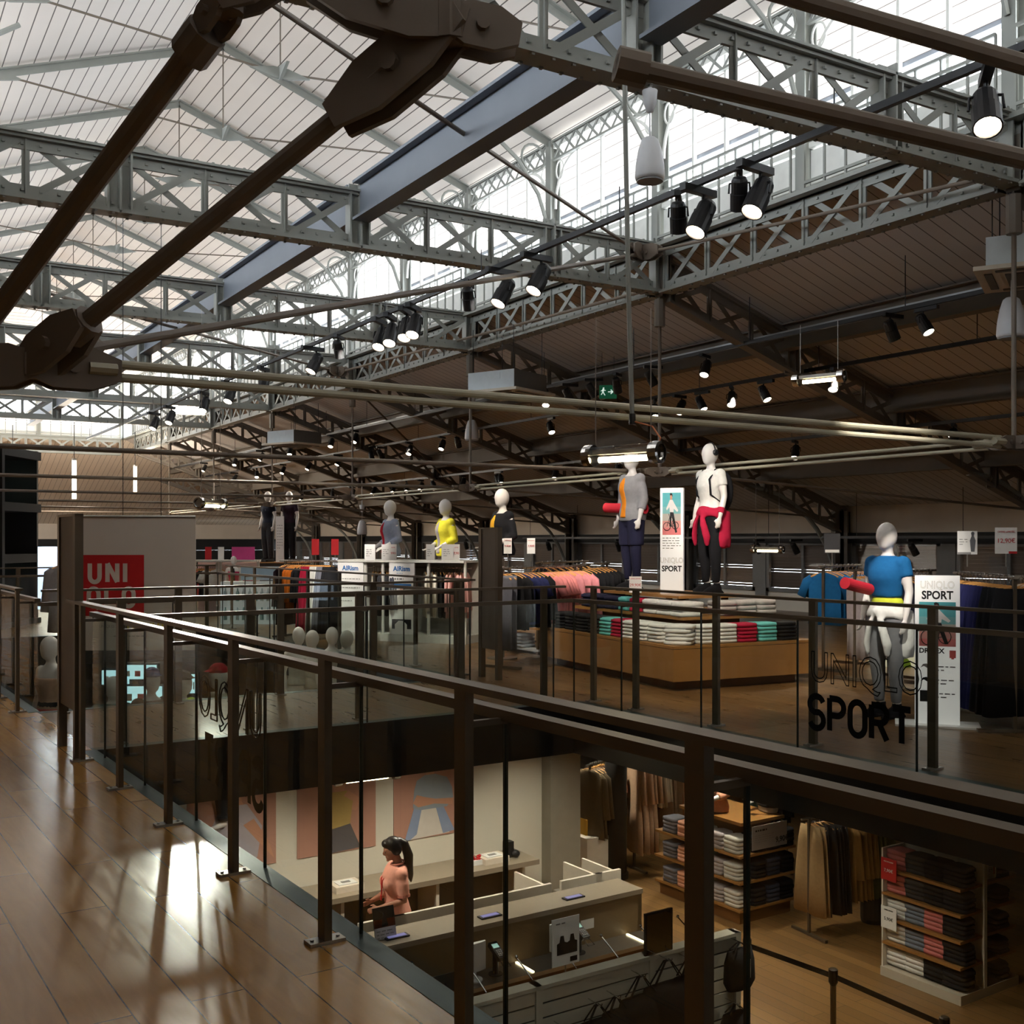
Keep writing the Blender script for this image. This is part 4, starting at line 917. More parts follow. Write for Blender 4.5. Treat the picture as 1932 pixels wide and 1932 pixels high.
def cyclist(org, xd, yd, w, h, parent):
    """teal-to-pink photograph of somebody standing over a bicycle"""
    cols = [(236, 132, 132), (226, 158, 150), (190, 184, 176), (130, 190, 192), (98, 184, 190), (88, 178, 186)]
    for i, c in enumerate(cols): flat(rectp(0, h*i/6, w, h*(i+1)/6), org, xd, yd, mt('photo_tone_%d' % i, c, .5), parent, 1, .001)
    s = h; g = lambda pts: [(w*x, h*y) for x, y in pts]
    dark = mt('photo_dark', (32, 30, 34), .5); wh = mt('photo_white', (232, 228, 226), .5)
    flat(g([(.42, .95), (.52, .95), (.54, .86), (.47, .82), (.41, .86)]), org, xd, yd, skin, parent, 1, .003)
    flat(g([(.40, .97), (.46, .995), (.54, .97), (.55, .9), (.50, .94), (.42, .93)]), org, xd, yd, dark, parent, 1, .005)
    flat(g([(.40, .83), (.55, .83), (.68, .72), (.86, .58), (.80, .54), (.62, .62), (.60, .52), (.40, .54), (.38, .66), (.24, .58), (.20, .62), (.34, .76)]), org, xd, yd, wh, parent, 1, .003)
    flat(g([(.42, .54), (.60, .54), (.70, .30), (.80, .06), (.70, .05), (.58, .3), (.50, .44), (.46, .2), (.38, .2)]), org, xd, yd, dark, parent, 1, .003)
    mb = MB(); O, X, Y = V(org), V(xd).normalized(), V(yd).normalized(); nd = X.cross(Y)
    q = lambda x, y: O+X*(w*x)+Y*(h*y)+nd*.005
    for cx, cy, r in ((.24, .2, .19), (.70, .22, .17)): mb.path([q(cx+r*math.cos(a), cy+r*w/h*math.sin(a)*1.15) for a in [i*math.pi/9 for i in range(18)]], .0035, 5, closed=True)
    for a, b in (((.24, .2), (.40, .42)), ((.40, .42), (.6, .4)), ((.6, .4), (.46, .2)), ((.46, .2), (.40, .42)), ((.6, .4), (.7, .22)), ((.46, .2), (.7, .22)), ((.34, .5), (.40, .42))): mb.tube(q(*a), q(*b), .003, 5)
    mb.build('print_bicycle', dark, parent)
def card(label, c, w, h, face, cat='sign', lines_=(), stem=0.0, m=None, grp=None, frame=True):
    """upright card; lines_: (text, size, y fraction, material)"""
    t = root('sign_card', label, cat, c, grp); f = V(face).normalized(); xd = Z.cross(f).normalized(); c = V(c)
    MB().box(c, w, .008, h, xd, f).build('board', m or paper, t)
    for s, sz_, y, mm in lines_: text(s, sz_, c+f*.006+Z*(h*(y-.5)-sz_*.35), xd, Z, mm, t, align='CENTER')
    if stem: MB().tube(c-Z*(h/2), c-Z*(h/2+stem), .006, 6).build('stem', inox, t);
    return t, c, xd, f
# ================================================================= the sport table
TO = F(1274, 1303); ta = W(-.435, .90).normalized(); tb = W(.90, .435).normalized()
def tp(a, b, z=0.0): return TO+ta*a+tb*b+Z*z
t = root('display_table', 'tiered oak display table with sport clothes and two mannequins', 'display table', tp(1.4, .9))
def tbox(a0, a1, b0, b1, z0, z1): return MB().prism([tp(a0, b0, z0), tp(a0, b1, z0), tp(a1, b1, z0), tp(a1, b0, z0)], Z*(z1-z0))
tbox(.05, 2.75, .05, 1.65, 0, .10).build('plinth', oak_dk, t)
tbox(-.07, 2.95, -.07, 1.85, .10, .44).build('body', oak, t); tbox(-.07, 2.95, -.07, 1.85, .445, .475).build('tabletop', oak, t)
tbox(.6, 2.5, .6, 1.3, .475, .71).build('riser', oak_dk, t); tbox(.33, 2.8, .33, 1.66, .71, .745).build('shelf', oak, t)
for a, b in ((.75, .6), (.75, 1.2), (1.9, .6), (1.9, 1.2)): tbox(a-.03, a+.03, b-.03, b+.03, .745, .935).build('leg', oak_dk, t)
tbox(.55, 2.2, .42, 1.36, .935, .965).build('platform', oak, t)
ra, rb = ax_rz(tb)+math.pi/2, ax_rz(tb)
WH, RD, TL, BK, NV = ('white', (226, 224, 218)), ('crimson', (178, 28, 62)), ('turquoise', (108, 196, 190)), ('black', (26, 26, 30)), ('navy', (34, 34, 58))
for i, (a, c, n) in enumerate(((.42, WH, 5), (.69, WH, 5), (.95, WH, 5), (1.2, RD, 5), (1.46, TL, 5), (1.74, BK, 5), (2.03, BK, 5), (2.32, BK, 5), (2.62, BK, 5))):
    stack(f'in the {ORD[i]} stack along the long table front', tp(a, .13, .476), ra, n, *c, h=.041)
stack('at the front table corner', tp(.12, .14, .476), (ra+rb)/2, 5, *WH, h=.043, w=.28)
for i, (b, c) in enumerate(((.44, WH), (.70, WH), (.97, RD), (1.24, TL), (1.52, BK))):
    stack(f'in the {ORD[i]} stack along the short table side', tp(.13, b, .476), rb, 5, *c, h=.041)
for i, (a, c) in enumerate(((.46, WH), (.75, WH), (1.04, WH), (1.33, RD), (1.6, TL), (1.9, NV), (2.2, NV), (2.5, NV))):
    stack(f'in the {ORD[i]} stack on the upper table shelf', tp(a, .47, .747), ra, 3, *c, h=.055, w=.27)
for i, b in enumerate((.95, 1.22, 1.5)):
    stack(f'in the {ORD[i]} stack at the shelf end', tp(.46, b, .747), rb, 3, 'striped grey', (196, 190, 184), h=.055)
# two table mannequins
fd = W(-.85, -.5)
grey_j, orange, navy, white_c, crimson, black_c = cloth('grey jersey', (150, 148, 150)), cloth('orange', (236, 140, 32)), cloth('navy', (34, 34, 58)), cloth('white', (226, 224, 218)), cloth('crimson', (178, 28, 62)), cloth('black', (26, 26, 30))
m1 = mannequin('white mannequin in grey jacket and orange top on the sport table', tp(1.95, .68, .967), fd, [('legging', 'legging', navy), ('shorts', 'shorts', navy), ('shoe', 'shoes', black_c), ('jacket', 'jacket', grey_j), ('top', 'front', orange)])
wh = mannequin('white mannequin with headphones and crimson jacket at the waist on the sport table', tp(.82, 1.05, .967), fd, [('legging', 'legging', black_c), ('shoe', 'shoes', black_c), ('tshirt', 'tee', white_c), ('tied_jacket', 'tied', crimson)])
def local(o, build):   # extra parts modelled in the figure's own space
    l, r, s = o.location.copy(), o.rotation_euler.copy(), o.scale.copy(); o.location = (0, 0, 0); build(o); o.location = l; o.rotation_euler = r; o.scale = s
def extras(o):
    mb = MB(); mb.path([(.085*math.cos(a), .0, 1.65+.115*math.sin(a)) for a in [math.pi*i/12 for i in range(13)]], .008, 6);
    for e in (-1, 1): mb.lathe((.078*e, -.0, 1.645), [(0, 0), (.035, 0), (.038, .02), (.025, .035), (0, .035)], (e, 0, 0), 12)
    mb.build('headphones', black, o)
    mb = MB(); mb.ell((0, .2, 1.2), .14, .09, .24, 14, 9); mb.build('backpack', black_c, o, smooth=True)
    mb = MB()
    for e in (-1, 1): mb.path([(.1*e, .1, 1.38), (.11*e, -.02, 1.445), (.115*e, -.115, 1.33), (.12*e, -.1, 1.15), (.15*e, .05, 1.05)], .018, 6, .4)
    mb.build('strap', black_c, o)
    MB().path([(.221, -.02, 1.0), (.224, -.04, .94)], .036, 12).build('wristband', crimson, o)
local(wh, extras)
mat_red = mt('red_foam', (196, 30, 48), .7)
def matroll(label, a, b, r):
    o = MB(); d = (b-a).normalized(); o.lathe(a, [(r*.45, 0), (r, 0), (r, (b-a).length), (r*.45, (b-a).length), (r*.4, (b-a).length*.9), (0, (b-a).length*.9)], d, 20)
    o = o.build('exercise_mat', mat_red, loc=a); return tag(o, label, 'exercise mat')
q = m1.location+Z*1.22
matroll('red rolled exercise mat slung behind the mannequin in grey jacket', P(1143, 958, 14.0), P(1218, 960, 13.55), .062)
# light boxes
def lightbox(label, c, w, dpt, h, face, top_is_photo, plate):
    t = root('sign_pillar', label, 'sign pillar', c, 'sport sign pillars'); f = V(face).normalized(); xd = Z.cross(f).normalized(); c = V(c)
    MB().box(c+Z*(h/2), w, dpt, h, xd, f).build('panel', mt('light_panel', (246, 244, 240), .5, 0, .18, .02), t)
    if plate: MB().box(c+Z*.008, w*1.9, dpt*3.4, .016, xd, f).build('base_plate', paper, t)
    o = c+f*(dpt/2)-xd*(w/2)
    if top_is_photo:
        cyclist(o+xd*(w*.1)+Z*(h*.555), xd, Z, w*.8, h*.40, t); lines(o+xd*(w*.1)+Z*(h*.525), xd, Z, w*.8, 5, .03, grey_ink, t, .009)
        text('UNIQLO', .088, o+xd*(w*.5)+Z*(h*.29), xd, Z, grey_ink, t, xs=.8, outline=.0015, align='CENTER'); text('SPORT', .092, o+xd*(w*.5)+Z*(h*.21), xd, Z, ink, t, xs=.85, bold=.003, align='CENTER')
    else:
        text('UNIQLO', .09, o+xd*(w*.5)+Z*(h*.915), xd, Z, grey_ink, t, xs=.8, outline=.0012, align='CENTER'); text('SPORT', .098, o+xd*(w*.5)+Z*(h*.845), xd, Z, ink, t, xs=.86, bold=.003, align='CENTER')
        cyclist(o+xd*(w*.09)+Z*(h*.53), xd, Z, w*.82, h*.295, t)
        text('DRY-EX', .058, o+xd*(w*.09)+Z*(h*.485), xd, Z, ink, t, bold=.002); flat(rectp(w*.77, h*.455, w*.91, h*.505), o, xd, Z, mt('pale_red', (222, 96, 96), .6), t); flat(rectp(w*.81, h*.447, w*.87, h*.457), o, xd, Z, mt('pale_red', (222, 96, 96), .6), t)
        for i, y in enumerate((.385, .295, .205)):
            if i < 2: flat([(w*.12, h*y), (w*.18, h*(y+.025)), (w*.26, h*(y+.03)), (w*.34, h*(y+.008)), (w*.29, h*(y-.004)), (w*.2, h*(y+.012))], o, xd, Z, grey_ink if i == 0 else ink, t)
            else: flat(rectp(w*.11, h*(y-.045), w*.35, h*(y+.03)), o, xd, Z, ink, t)
            lines(o+xd*(w*.4)+Z*(h*(y+.01)), xd, Z, w*.5, 2, .03, grey_ink, t, .01)
    return t
lightbox('white sport sign pillar standing on the display table between mannequins', tp(1.12, .72, .967), .27, .10, 1.24, W(-.30, -1), True, False)
lightbox('tall white sport sign pillar standing on the shop floor by mannequin', F(1768, 1368), .36, .10, 1.29, W(-.34, -1), False, True)
tcard, c, xd, f = card('white price card reading 29,90 at the sport table edge', P(1199, 1103, 12.9), .145, .19, W(-.1, -1), lines_=(('OFFRE LIMITÉE', .018, .86, red_ink), ('29,90€', .048, .48, red_ink)), stem=.08, grp=None)
# sport mannequin on the floor
fm = W(-.82, -.57)
blue_c, lime, grey_l = cloth('blue', (24, 96, 150)), cloth('lime', (206, 216, 60)), cloth('heather grey', (120, 120, 122))
mb_ = mannequin('white mannequin in blue cropped t-shirt and grey leggings standing on floor', F(1674, 1352), fm, [('legging', 'legging', grey_l), ('shoe', 'shoes', black_c), ('waistband', 'band', lime), ('tshirt', 'crop', blue_c), ('tied_jacket', 'tied', white_c)], ('down', 'down'), scale=1.0)
matroll('red rolled exercise mat under the arm of the blue-shirted mannequin', P(1594, 1100, 9.7), P(1640, 1112, 9.95), .052)
# racks in the sport corner
rack('steel rack of blue t-shirts beside the sport mannequin', 'blue rack by the sport mannequin', F(1545, 1268), F(1625, 1252), 1.27, [('tee', 'bright blue', (24, 96, 150), 9)])
rack('rack of pale trousers behind the blue-shirted mannequin', 'pale rack behind the sport mannequin', P(1600, 1255, 12.4)-Z*0, P(1700, 1250, 12.9), 1.25, [('pants', 'pale grey', (170, 160, 160), 6), ('pants', 'light pink', (204, 178, 180), 4)])
rack('rack of dark clothes between mannequin and sign pillar', 'dark rack beyond the sport mannequin', P(1690, 1230, 11.6), P(1765, 1230, 12.2), 1.26, [('shirt', 'dark navy', (30, 30, 48), 8)])
rack('rack of long navy garments at the picture edge', 'navy rack by the sign pillar', P(1800, 1300, 10.6), P(1925, 1330, 9.0), 1.28, [('long', 'charcoal', (44, 44, 48), 4), ('long', 'deep navy', (28, 30, 74), 8), ('long', 'black', (24, 24, 26), 4)])
rack('rack of white shirts beyond the navy rack at picture edge', 'white rack at the picture edge', P(1915, 1250, 10.8), P(1990, 1260, 10.2), 1.24, [('shirt', 'off white', (222, 216, 206), 6)])
EDGE = W(-.15, -1)
tc, c, xd, f = card('white photo card of standing figure above the navy rack', P(1825, 1024, 9.9), .17, .21, EDGE, stem=.11)
flat([(0.03, -.08), (.06, -.08), (.07, .02), (.055, .06), (.06, .09), (.045, .1), (.03, .09), (.035, .06), (.02, .02)], c+f*.004, xd, Z, mt('photo_grey', (96, 96, 100), .6), tc); lines(c+f*.004-xd*.07+Z*.03, xd, Z, .07, 3, .022, grey_ink, tc, .005)
flat(rectp(-.085, -.105, .03, -.085), c+f*.004, xd, Z, grey_ink, tc)
tc, c, xd, f = card('white price card reading 12,90 above the navy rack', P(1898, 1020, 9.3), .175, .22, EDGE, lines_=(('OFFRE LIMITÉE', .021, .84, red_ink), ('12,90€', .052, .5, red_ink)), stem=.11)
flat(rectp(.02, -.11, .087, -.09), c+f*.004, xd, Z, red_ink, tc)
tc, c, xd, f = card('dark clear-framed card above the blue t-shirt rack', P(1570, 1025, 11.3), .16, .2, EDGE, stem=.12, m=mt('dark_card', (70, 70, 74), .4))
flat(rectp(-.07, -.095, .07, -.065), c+f*.004, xd, Z, paper, tc)
# low lit cubes far behind the sport corner
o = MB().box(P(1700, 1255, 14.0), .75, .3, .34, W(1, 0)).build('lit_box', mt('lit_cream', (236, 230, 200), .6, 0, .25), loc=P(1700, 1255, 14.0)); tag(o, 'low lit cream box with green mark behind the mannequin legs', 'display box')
flat([(-.1, -.15)]+[(-.1+.1*1+.1*math.cos(a), -.02+.12*math.sin(a)) for a in [math.pi-i*math.pi/8 for i in range(9)]]+[(.1, -.15)], P(1704, 1255, 13.83), W(1, 0), Z, mt('lime_print', (150, 196, 60), .6), o)
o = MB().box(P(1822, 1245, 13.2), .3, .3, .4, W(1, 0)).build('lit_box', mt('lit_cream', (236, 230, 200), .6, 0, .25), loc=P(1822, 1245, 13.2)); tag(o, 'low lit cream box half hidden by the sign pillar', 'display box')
# ================================================================= middle racks behind the table
rack('long rack of pink and navy clothes behind the sport table', 'long rack behind the sport table', P(935, 1180, 13.6), P(1105, 1170, 15.2), 1.24, [('pants', 'grey', (120, 120, 130), 2), ('shirt', 'black', (24, 24, 26), 2), ('tee', 'navy blue', (36, 42, 84), 3), ('shirt', 'black', (24, 24, 26), 2), ('tee', 'rose pink', (226, 140, 140), 5), ('shirt', 'dusty pink', (206, 132, 138), 5)])
rack('second rack of dark clothes deeper behind the sport table', 'dark rack deeper behind the table', P(1080, 1170, 15.4), P(1150, 1168, 17.0), 1.24, [('shirt', 'black', (24, 24, 26), 8)])
rack('rack of black tops behind the long pink rack', 'black rack near the louvred wall', P(1010, 1160, 17.0), P(1110, 1158, 18.4), 1.24, [('top', 'black', (24, 24, 26), 8)])
t = root('low_shelf', 'low grey shelf of folded bright clothes under the hanging rack', 'shelf', P(965, 1230, 14.4))
la, lb = F(905, 1222), F(1018, 1236); ld = (lb-la).normalized(); lc = (la+lb)/2; ln = ld.cross(Z)
grey_sh = mt('shelf_grey', (170, 172, 174), .5)
for z in (.06, .36): MB().box(lc+Z*z-ln*.15, (lb-la).length, .34, .03, ld).build('shelf', grey_sh if z < .1 else oak, t)
for e in (-.95, 0, .95): MB().bar(lc+ld*(e*(lb-la).length/2), lc+ld*(e*(lb-la).length/2)+Z*.62, .035, .035, ld).build('leg', bronze, t)
for i, (cw, rgb) in enumerate((('salmon', (222, 120, 110)), ('red orange', (214, 70, 44)), ('pale pink', (226, 170, 170)), ('light grey', (186, 192, 200)))):
    stack(f'in the {ORD[i]} pile of the low grey shelf', lc-ln*.1+ld*((i-1.5)*.17)+Z*.076, ax_rz(ld), 4, cw, rgb, .15, .26, .05)
for i, (cw, rgb) in enumerate((('lime', (206, 216, 60)), ('coral', (226, 110, 100)), ('pale pink', (226, 170, 170)))):
    stack(f'in the {ORD[i]} pile atop the low shelf', lc-ln*.1+ld*((i-1)*.2)+Z*.376, ax_rz(ld), 2, cw, rgb, .15, .26, .04)
for i, (px, py, txt) in enumerate(((958, 1030, '9,90€'), (1002, 1030, '7,90€'))):
    card(f'small white price card over the long rack, {ORD[i]} from the grey pylon', P(px, py, 14.2), .105, .2, W(0, -1), lines_=(('OFFRE LIMITÉE', .013, .85, red_ink), (txt, .036, .5, red_ink)), stem=.1)
# ================================================================= the shelving wall with boards and busts
FA, FB = F(640, 1205), F(878, 1216); fdv = (FB-FA).normalized(); fn = Z.cross(fdv); fn = fn if fn.dot(W(0, -1)) > 0 else -fn
t = root('wall_unit', 'white free-standing clothes unit carrying boards and bust mannequins', 'display unit', (FA+FB)/2); FL = (FB-FA).length; FH = 1.26
uw = mt('unit_white', (206, 204, 196), .6)
MB().box((FA+FB)/2-fn*.3+Z*.06, FL, .7, .12, fdv).build('plinth', uw, t); MB().box((FA+FB)/2-fn*.3+Z*FH, FL, .7, .035, fdv).build('top', uw, t)
MB().box((FA+FB)/2-fn*.5+Z*(FH/2), FL, .02, FH, fdv).build('back_panel', uw, t)
for x in (0, .22, .36, .58, .72, 1.0): MB().bar(FA+fdv*(FL*x), FA+fdv*(FL*x)+Z*FH, .035, .035, fdv).build('upright', uw, t)
MB().tube(FA+Z*(FH-.1)-fn*.2, FB+Z*(FH-.1)-fn*.2, .014, 8).build('rail', inox, t)
blue_ink = mt('blue_print', (36, 104, 170), .6)
def airism(label, x0, x1, extra):
    a = FA+fdv*(FL*x0)+fn*.03; w = FL*(x1-x0); c = a+fdv*(w/2)+Z*(FH*.52); r = root('display_board', label, 'sign board', c, 'lettered boards')
    MB().box(c, w, .02, FH*.98, fdv, fn).build('board', paper, r); xd = fdv if fdv.cross(Z).dot(fn) > 0 else -fdv
    o = c+fn*.012; text('AIRism', .105, o+Z*(FH*.36), xd, Z, blue_ink, r, bold=.003, align='CENTER'); lines(o-xd*(w*.2)+Z*(FH*.33), xd, Z, w*.4, 1, .03, blue_ink, r, .007)
    if extra:
        text('L\'été au frais', .05, o+Z*(FH*.24), xd, Z, grey_ink, r, align='CENTER') if False else lines(o-xd*(w*.38)+Z*(FH*.26), xd, Z, w*.76, 1, .03, grey_ink, r, .03)
        flat(rectp(-w*.38, FH*.14, w*.38, FH*.2), o, xd, Z, blue_ink, r)
        flat([(-.1, -.2), (.06, -.2), (.08, .0), (.02, .05), (.03, .1), (-.03, .1), (-.02, .05), (-.1, .0)], o+Z*(FH*.02), xd, Z, mt('photo_shirt', (214, 206, 196), .6), r); flat([(-.03, .1), (.03, .1), (.03, .16), (-.03, .16)], o+Z*(FH*.02), xd, Z, skin, r)
        flat(rectp(-w*.38, -.36*FH, w*.38, -.24*FH), o, xd, Z, mt('photo_dark', (32, 30, 34), .5), r); flat([(-.12, 0), (.1, 0), (.1, .12), (.03, .18), (-.05, .18), (-.12, .12)], o-Z*(FH*.40), xd, Z, paper, r, 1, .005)
    else: lines(o-xd*(w*.38)+Z*(FH*.25), xd, Z, w*.76, 6, .07, grey_ink, r, .013)
airism('white lettered board, first on the clothes unit from the banner side', .0, .21, False)
airism('white lettered board with blue bar and photographs on the clothes unit', .42, .62, True)
def unit_hang(x0, x1, items, where):
    tot = sum(i[3] for i in items); k = 0
    for kind, cw, rgb, cnt in items:
        for j in range(cnt):
            p = FA+fdv*(FL*(x0+(x1-x0)*(k+.5)/tot))-fn*.2+Z*(FH-.088); hung(kind, cloth(cw, rgb), f'{cw} {WORD[kind]}, {ORD[k]} in the {where}', p, ax_rz(fdv.cross(Z))+random.uniform(-.2, .2)+.5, 'garments in the '+where); k += 1
unit_hang(.215, .26, [('top', 'cream', (232, 224, 206), 3)], 'cream bay of the white unit')
unit_hang(.27, .42, [('shirt', 'charcoal', (44, 44, 48), 6), ('shirt', 'slate', (72, 74, 84), 3)], 'dark bay of the white unit')
unit_hang(.63, .74, [('shirt', 'cream', (232, 224, 206), 4)], 'white bay beside the blue-bar board')
unit_hang(.75, .98, [('shirt', 'black', (24, 24, 26), 3), ('shirt', 'blush pink', (232, 180, 172), 7)], 'pink bay of the white unit')
bustf = W(-.85, -.5); py = FH+.02
red_b, grey_k, yel, lime_k, amber = cloth('red', (186, 24, 44)), cloth('soft grey', (158, 166, 186)), cloth('yellow', (232, 220, 60)), cloth('pale grey', (190, 196, 206)), cloth('amber', (244, 180, 50))
mannequin('bust mannequin in red bra top and grey cardigan on white unit', FA+fdv*(FL*.34)-fn*.3+Z*py, bustf, [('cardigan', 'jacket', grey_k), ('bra_top', 'bra', red_b), ('top', 'front', red_b)], ('bent', 'bent'), True)
mannequin('bust mannequin in grey top and bright yellow cardigan on white unit', FA+fdv*(FL*.78)-fn*.3+Z*py, bustf, [('cardigan', 'jacket', yel), ('top', 'front', lime_k)], ('bent', 'bent'), True)
mannequin('bust mannequin in amber top and black cardigan by the grey pylon', P(948, 1056, 14.8), bustf, [('cardigan', 'jacket', black_c), ('top', 'front', amber)], ('bent', 'bent'), True)
t = root('bust_stand', 'slim steel stand under the bust mannequin in black cardigan', 'stand', P(948, 1056, 14.8)-Z*1.3)
qq = P(948, 1056, 14.8); qq.z = 0; MB().tube(qq, V((qq.x, qq.y, P(948, 1056, 14.8).z-.002)), .03, 10).build('pole', inox, t); MB().lathe(qq, [(0, 0), (.2, 0), (.2, .02), (0, .02)], Z, 20).build('base', inox, t)
for i, (px, w_, txt) in enumerate(((698, .16, ''), (730, .16, ''), (742, .1, '990'), (812, .13, ''), (845, .19, ''), (861, .1, '7,90'), (815, .12, ''))[:6]):
    Yc = 16.4; c = P(px, 1045, Yc); c.z = FH+.02+.13
    tc, c, xd, f = card(f'small white card standing on the white unit, {ORD[i]} of six', c, w_, .24, W(0, -1), lines_=((('OFFRE', .02, .8, red_ink), (txt, .05, .45, red_ink)) if txt else ()), grp='cards on the white unit')
    if not txt: lines(c+f*.006-xd*(w_*.35)+Z*.04, xd, Z, w_*.5, 4, .03, grey_ink, tc, .007)
rack('rack of purple, orange and crimson clothes beside the white unit', 'colourful rack beside the white unit', F(528, 1200), F(636, 1206), 1.25, [('coat', 'dark plum', (46, 30, 42), 4), ('shirt', 'burnt orange', (214, 112, 28), 5), ('shirt', 'black', (24, 24, 26), 3), ('long', 'crimson', (150, 26, 56), 4), ('long', 'white', (226, 224, 218), 4), ('long', 'grey', (120, 120, 130), 2), ('long', 'black', (24, 24, 26), 3)])
for i, (px, w_) in enumerate(((595, .12), (632, .12))):
    tc, c, xd, f = card(f'narrow red card over the colourful rack, {ORD[i]} from banner', P(px, 1032, 18.0), w_, .26, W(0, -1), m=red_ink, stem=.2, lines_=(('-50', .04, .5, paper),) if False else (), grp='red cards')
# far platform with two dark mannequins
pl = P(522, 1062, 27.5); t = root('platform', 'dark platform under the two far mannequins', 'platform', V((pl.x, pl.y, 0)))
q = V((pl.x, pl.y, pl.z/2)); MB().box(q, 1.5, .9, pl.z, W(1, 0)).build('body', mt('platform_dark', (52, 48, 46), .6), t); MB().box(q+Z*(pl.z/2+.012), 1.6, 1.0, .024, W(1, 0)).build('top', oak, t)
dkn, plum, gry = cloth('ink', (30, 34, 48)), cloth('dark plum', (46, 30, 42)), cloth('charcoal', (60, 58, 60))
mannequin('far mannequin in dark top with grey trousers on dark platform', P(506, 1062, 27.5)+Z*.026, W(-.5, -.8), [('tshirt', 'tee', dkn), ('trousers', 'trousers', gry), ('shoe', 'shoes', black_c)])
mannequin('far mannequin in plum top and black trousers on dark platform', P(546, 1062, 27.4)+Z*.026, W(-.3, -.9), [('tshirt', 'tee', plum), ('trousers', 'trousers', black_c), ('shoe', 'shoes', black_c)])
tc, c, xd, f = card('tall white pillar card between the two far mannequins', P(528, 1018, 27.2), .2, 1.15, W(0, -1), cat='sign pillar')
lines(c+f*.006-xd*.07+Z*.35, xd, Z, .14, 9, .07, grey_ink, tc, .012)
MB().box(c-f*.03, .2, .05, 1.15, xd, f).build('core', paper, tc)
# ================================================================= banner, far shop, left structures
Yb = 14.2; bt = root('hanging_banner', 'large white banner with red square lettered logo hanging over the far void', 'banner', P(260, 1100, Yb))
bx = W(1, .03).normalized(); bf = W(.03, -1).normalized(); k_ = Yb/FPX
ban = mt('banner_cloth', (214, 204, 194), .8, 0, var=.03, scale=3); logo = mt('logo_red', (206, 30, 34), .7, 0, var=.04)
bc = P(260.5, 1101, Yb); bw, bh = 216*k_, 252*k_
MB().box(bc, bw, .012, bh, bx, bf).build('cloth', ban, bt); MB().tube(bc-bx*(bw/2)+Z*(bh/2), bc+bx*(bw/2)+Z*(bh/2), .02, 8).build('rod', inox, bt)
bo = bc+bf*.007-bx*(bw/2)-Z*(bh/2); px_ = lambda x, y: ((x-152.5)*k_, (1227-y)*k_)
flat([px_(153, 1162), px_(272, 1162), px_(272, 1047), px_(153, 1047)], bo, bx, Z, logo, bt, 1, .001, 'logo_square')
lw = mt('logo_white', (226, 214, 204), .8, 0, var=.03)
def bl(s, x, y, h, sw, gap, w):
    mb = MB(); q = px_(x, y); strokes(mb, s, h*k_, bo+bx*q[0]+Z*q[1]+bf*.003, bx, Z, sw, gap, w, .002); mb.build('lettering', lw, bt)
bl('UNI', 171, 1098, 35, .24, .42, .52); bl('QLO', 169, 1144, 34, .24, .42, .54)
q = px_(240, 1186); text('PEANUTS', .105, bo+bx*q[0]+Z*q[1]+bf*.002, bx, Z, mt('print_yellow', (206, 186, 40), .7), bt, xs=1.25, bold=.003)
q = px_(176, 1172); lines(bo+bx*q[0]+Z*q[1], bx, Z, .35, 1, .03, grey_ink, bt, .012); q = px_(188, 1184); text('UNIQLO', .05, bo+bx*q[0]+Z*q[1]+bf*.002, bx, Z, grey_ink, bt)
q = px_(215, 1200); lines(bo+bx*q[0]+Z*q[1], bx, Z, .7, 1, .03, grey_ink, bt, .012)
for x in (232, 304): MB().tube(P(x, 975, Yb), P(x, 975, Yb)+Z*4.2, .005, 6).build('cable', black, bt)
# bunting-like children's wall unit far behind the banner
Yk = 24.0; kw = root('wall_unit', 'white display wall with pink panel and hanging clothes far behind banner', 'display unit', W((425-966)/FPX*Yk, Yk, 0)); kx = W(1, .0); kf = W(0, -1)
def kp(px, py, d=0): return P(px, py, Yk-d)
pinkp = mt('panel_pink', (222, 196, 190), .7)
MB().box(W((425-966)/FPX*Yk, Yk+.3, .55), 1.35, .04, 1.1, kx).build('back_panel', pinkp, kw)
for x in (369, 410, 416, 487): q = kp(x, 1100); MB().bar(V((q.x, q.y, 0)), V((q.x, q.y, 1.15)), .05, .05, kx).build('upright', uw, kw)
MB().box(kp(428, 1058), 1.4, .4, .04, kx).build('top', uw, kw); MB().tube(kp(369, 1066), kp(412, 1066), .012, 8).build('rail', inox, kw)
j = 0
for cw, rgb, n in (('red', (196, 60, 50), 1), ('white', (226, 224, 218), 1), ('black', (24, 24, 26), 2), ('coral', (226, 110, 100), 1), ('black', (24, 24, 26), 2), ('white', (226, 224, 218), 3)):
    for _ in range(n): hung('tee', cloth(cw, rgb), f'{cw} t-shirt, {ORD[j]} on the far display wall behind banner', kp(372+4.2*j, 1066), ax_rz(W(.8, .6)), 'shirts of the far display wall'); j += 1
mag = cloth('magenta', (190, 36, 90))
mannequin('far mannequin in magenta gilet before the white display wall', W((441-966)/FPX*22.5, 22.5), W(.1, -1), [('gilet', 'tank', mag), ('trousers', 'trousers', cloth('stone', (130, 120, 110))), ('top', 'front', gry)], scale=.72)
mannequin('far child mannequin in red and yellow top before the display wall', W((469-966)/FPX*22.6, 22.6), W(.1, -1), [('tshirt', 'tee', cloth('red', (186, 24, 44))), ('trousers', 'trousers', cloth('stone', (130, 120, 110))), ('scarf', 'band', yel)], scale=.54)
for i, (px, w_, m_) in enumerate(((459, .5, mt('card_pink', (214, 70, 140), .6)), (417, .13, paper), (393, .14, red_ink), (456+2, .06, paper))[:3]):
    card(('pink card on top of the far display wall', 'white card on top of the far display wall', 'red card on top of the far display wall')[i], P(px, 1044, Yk), w_, .28, kf, m=m_, stem=.02)
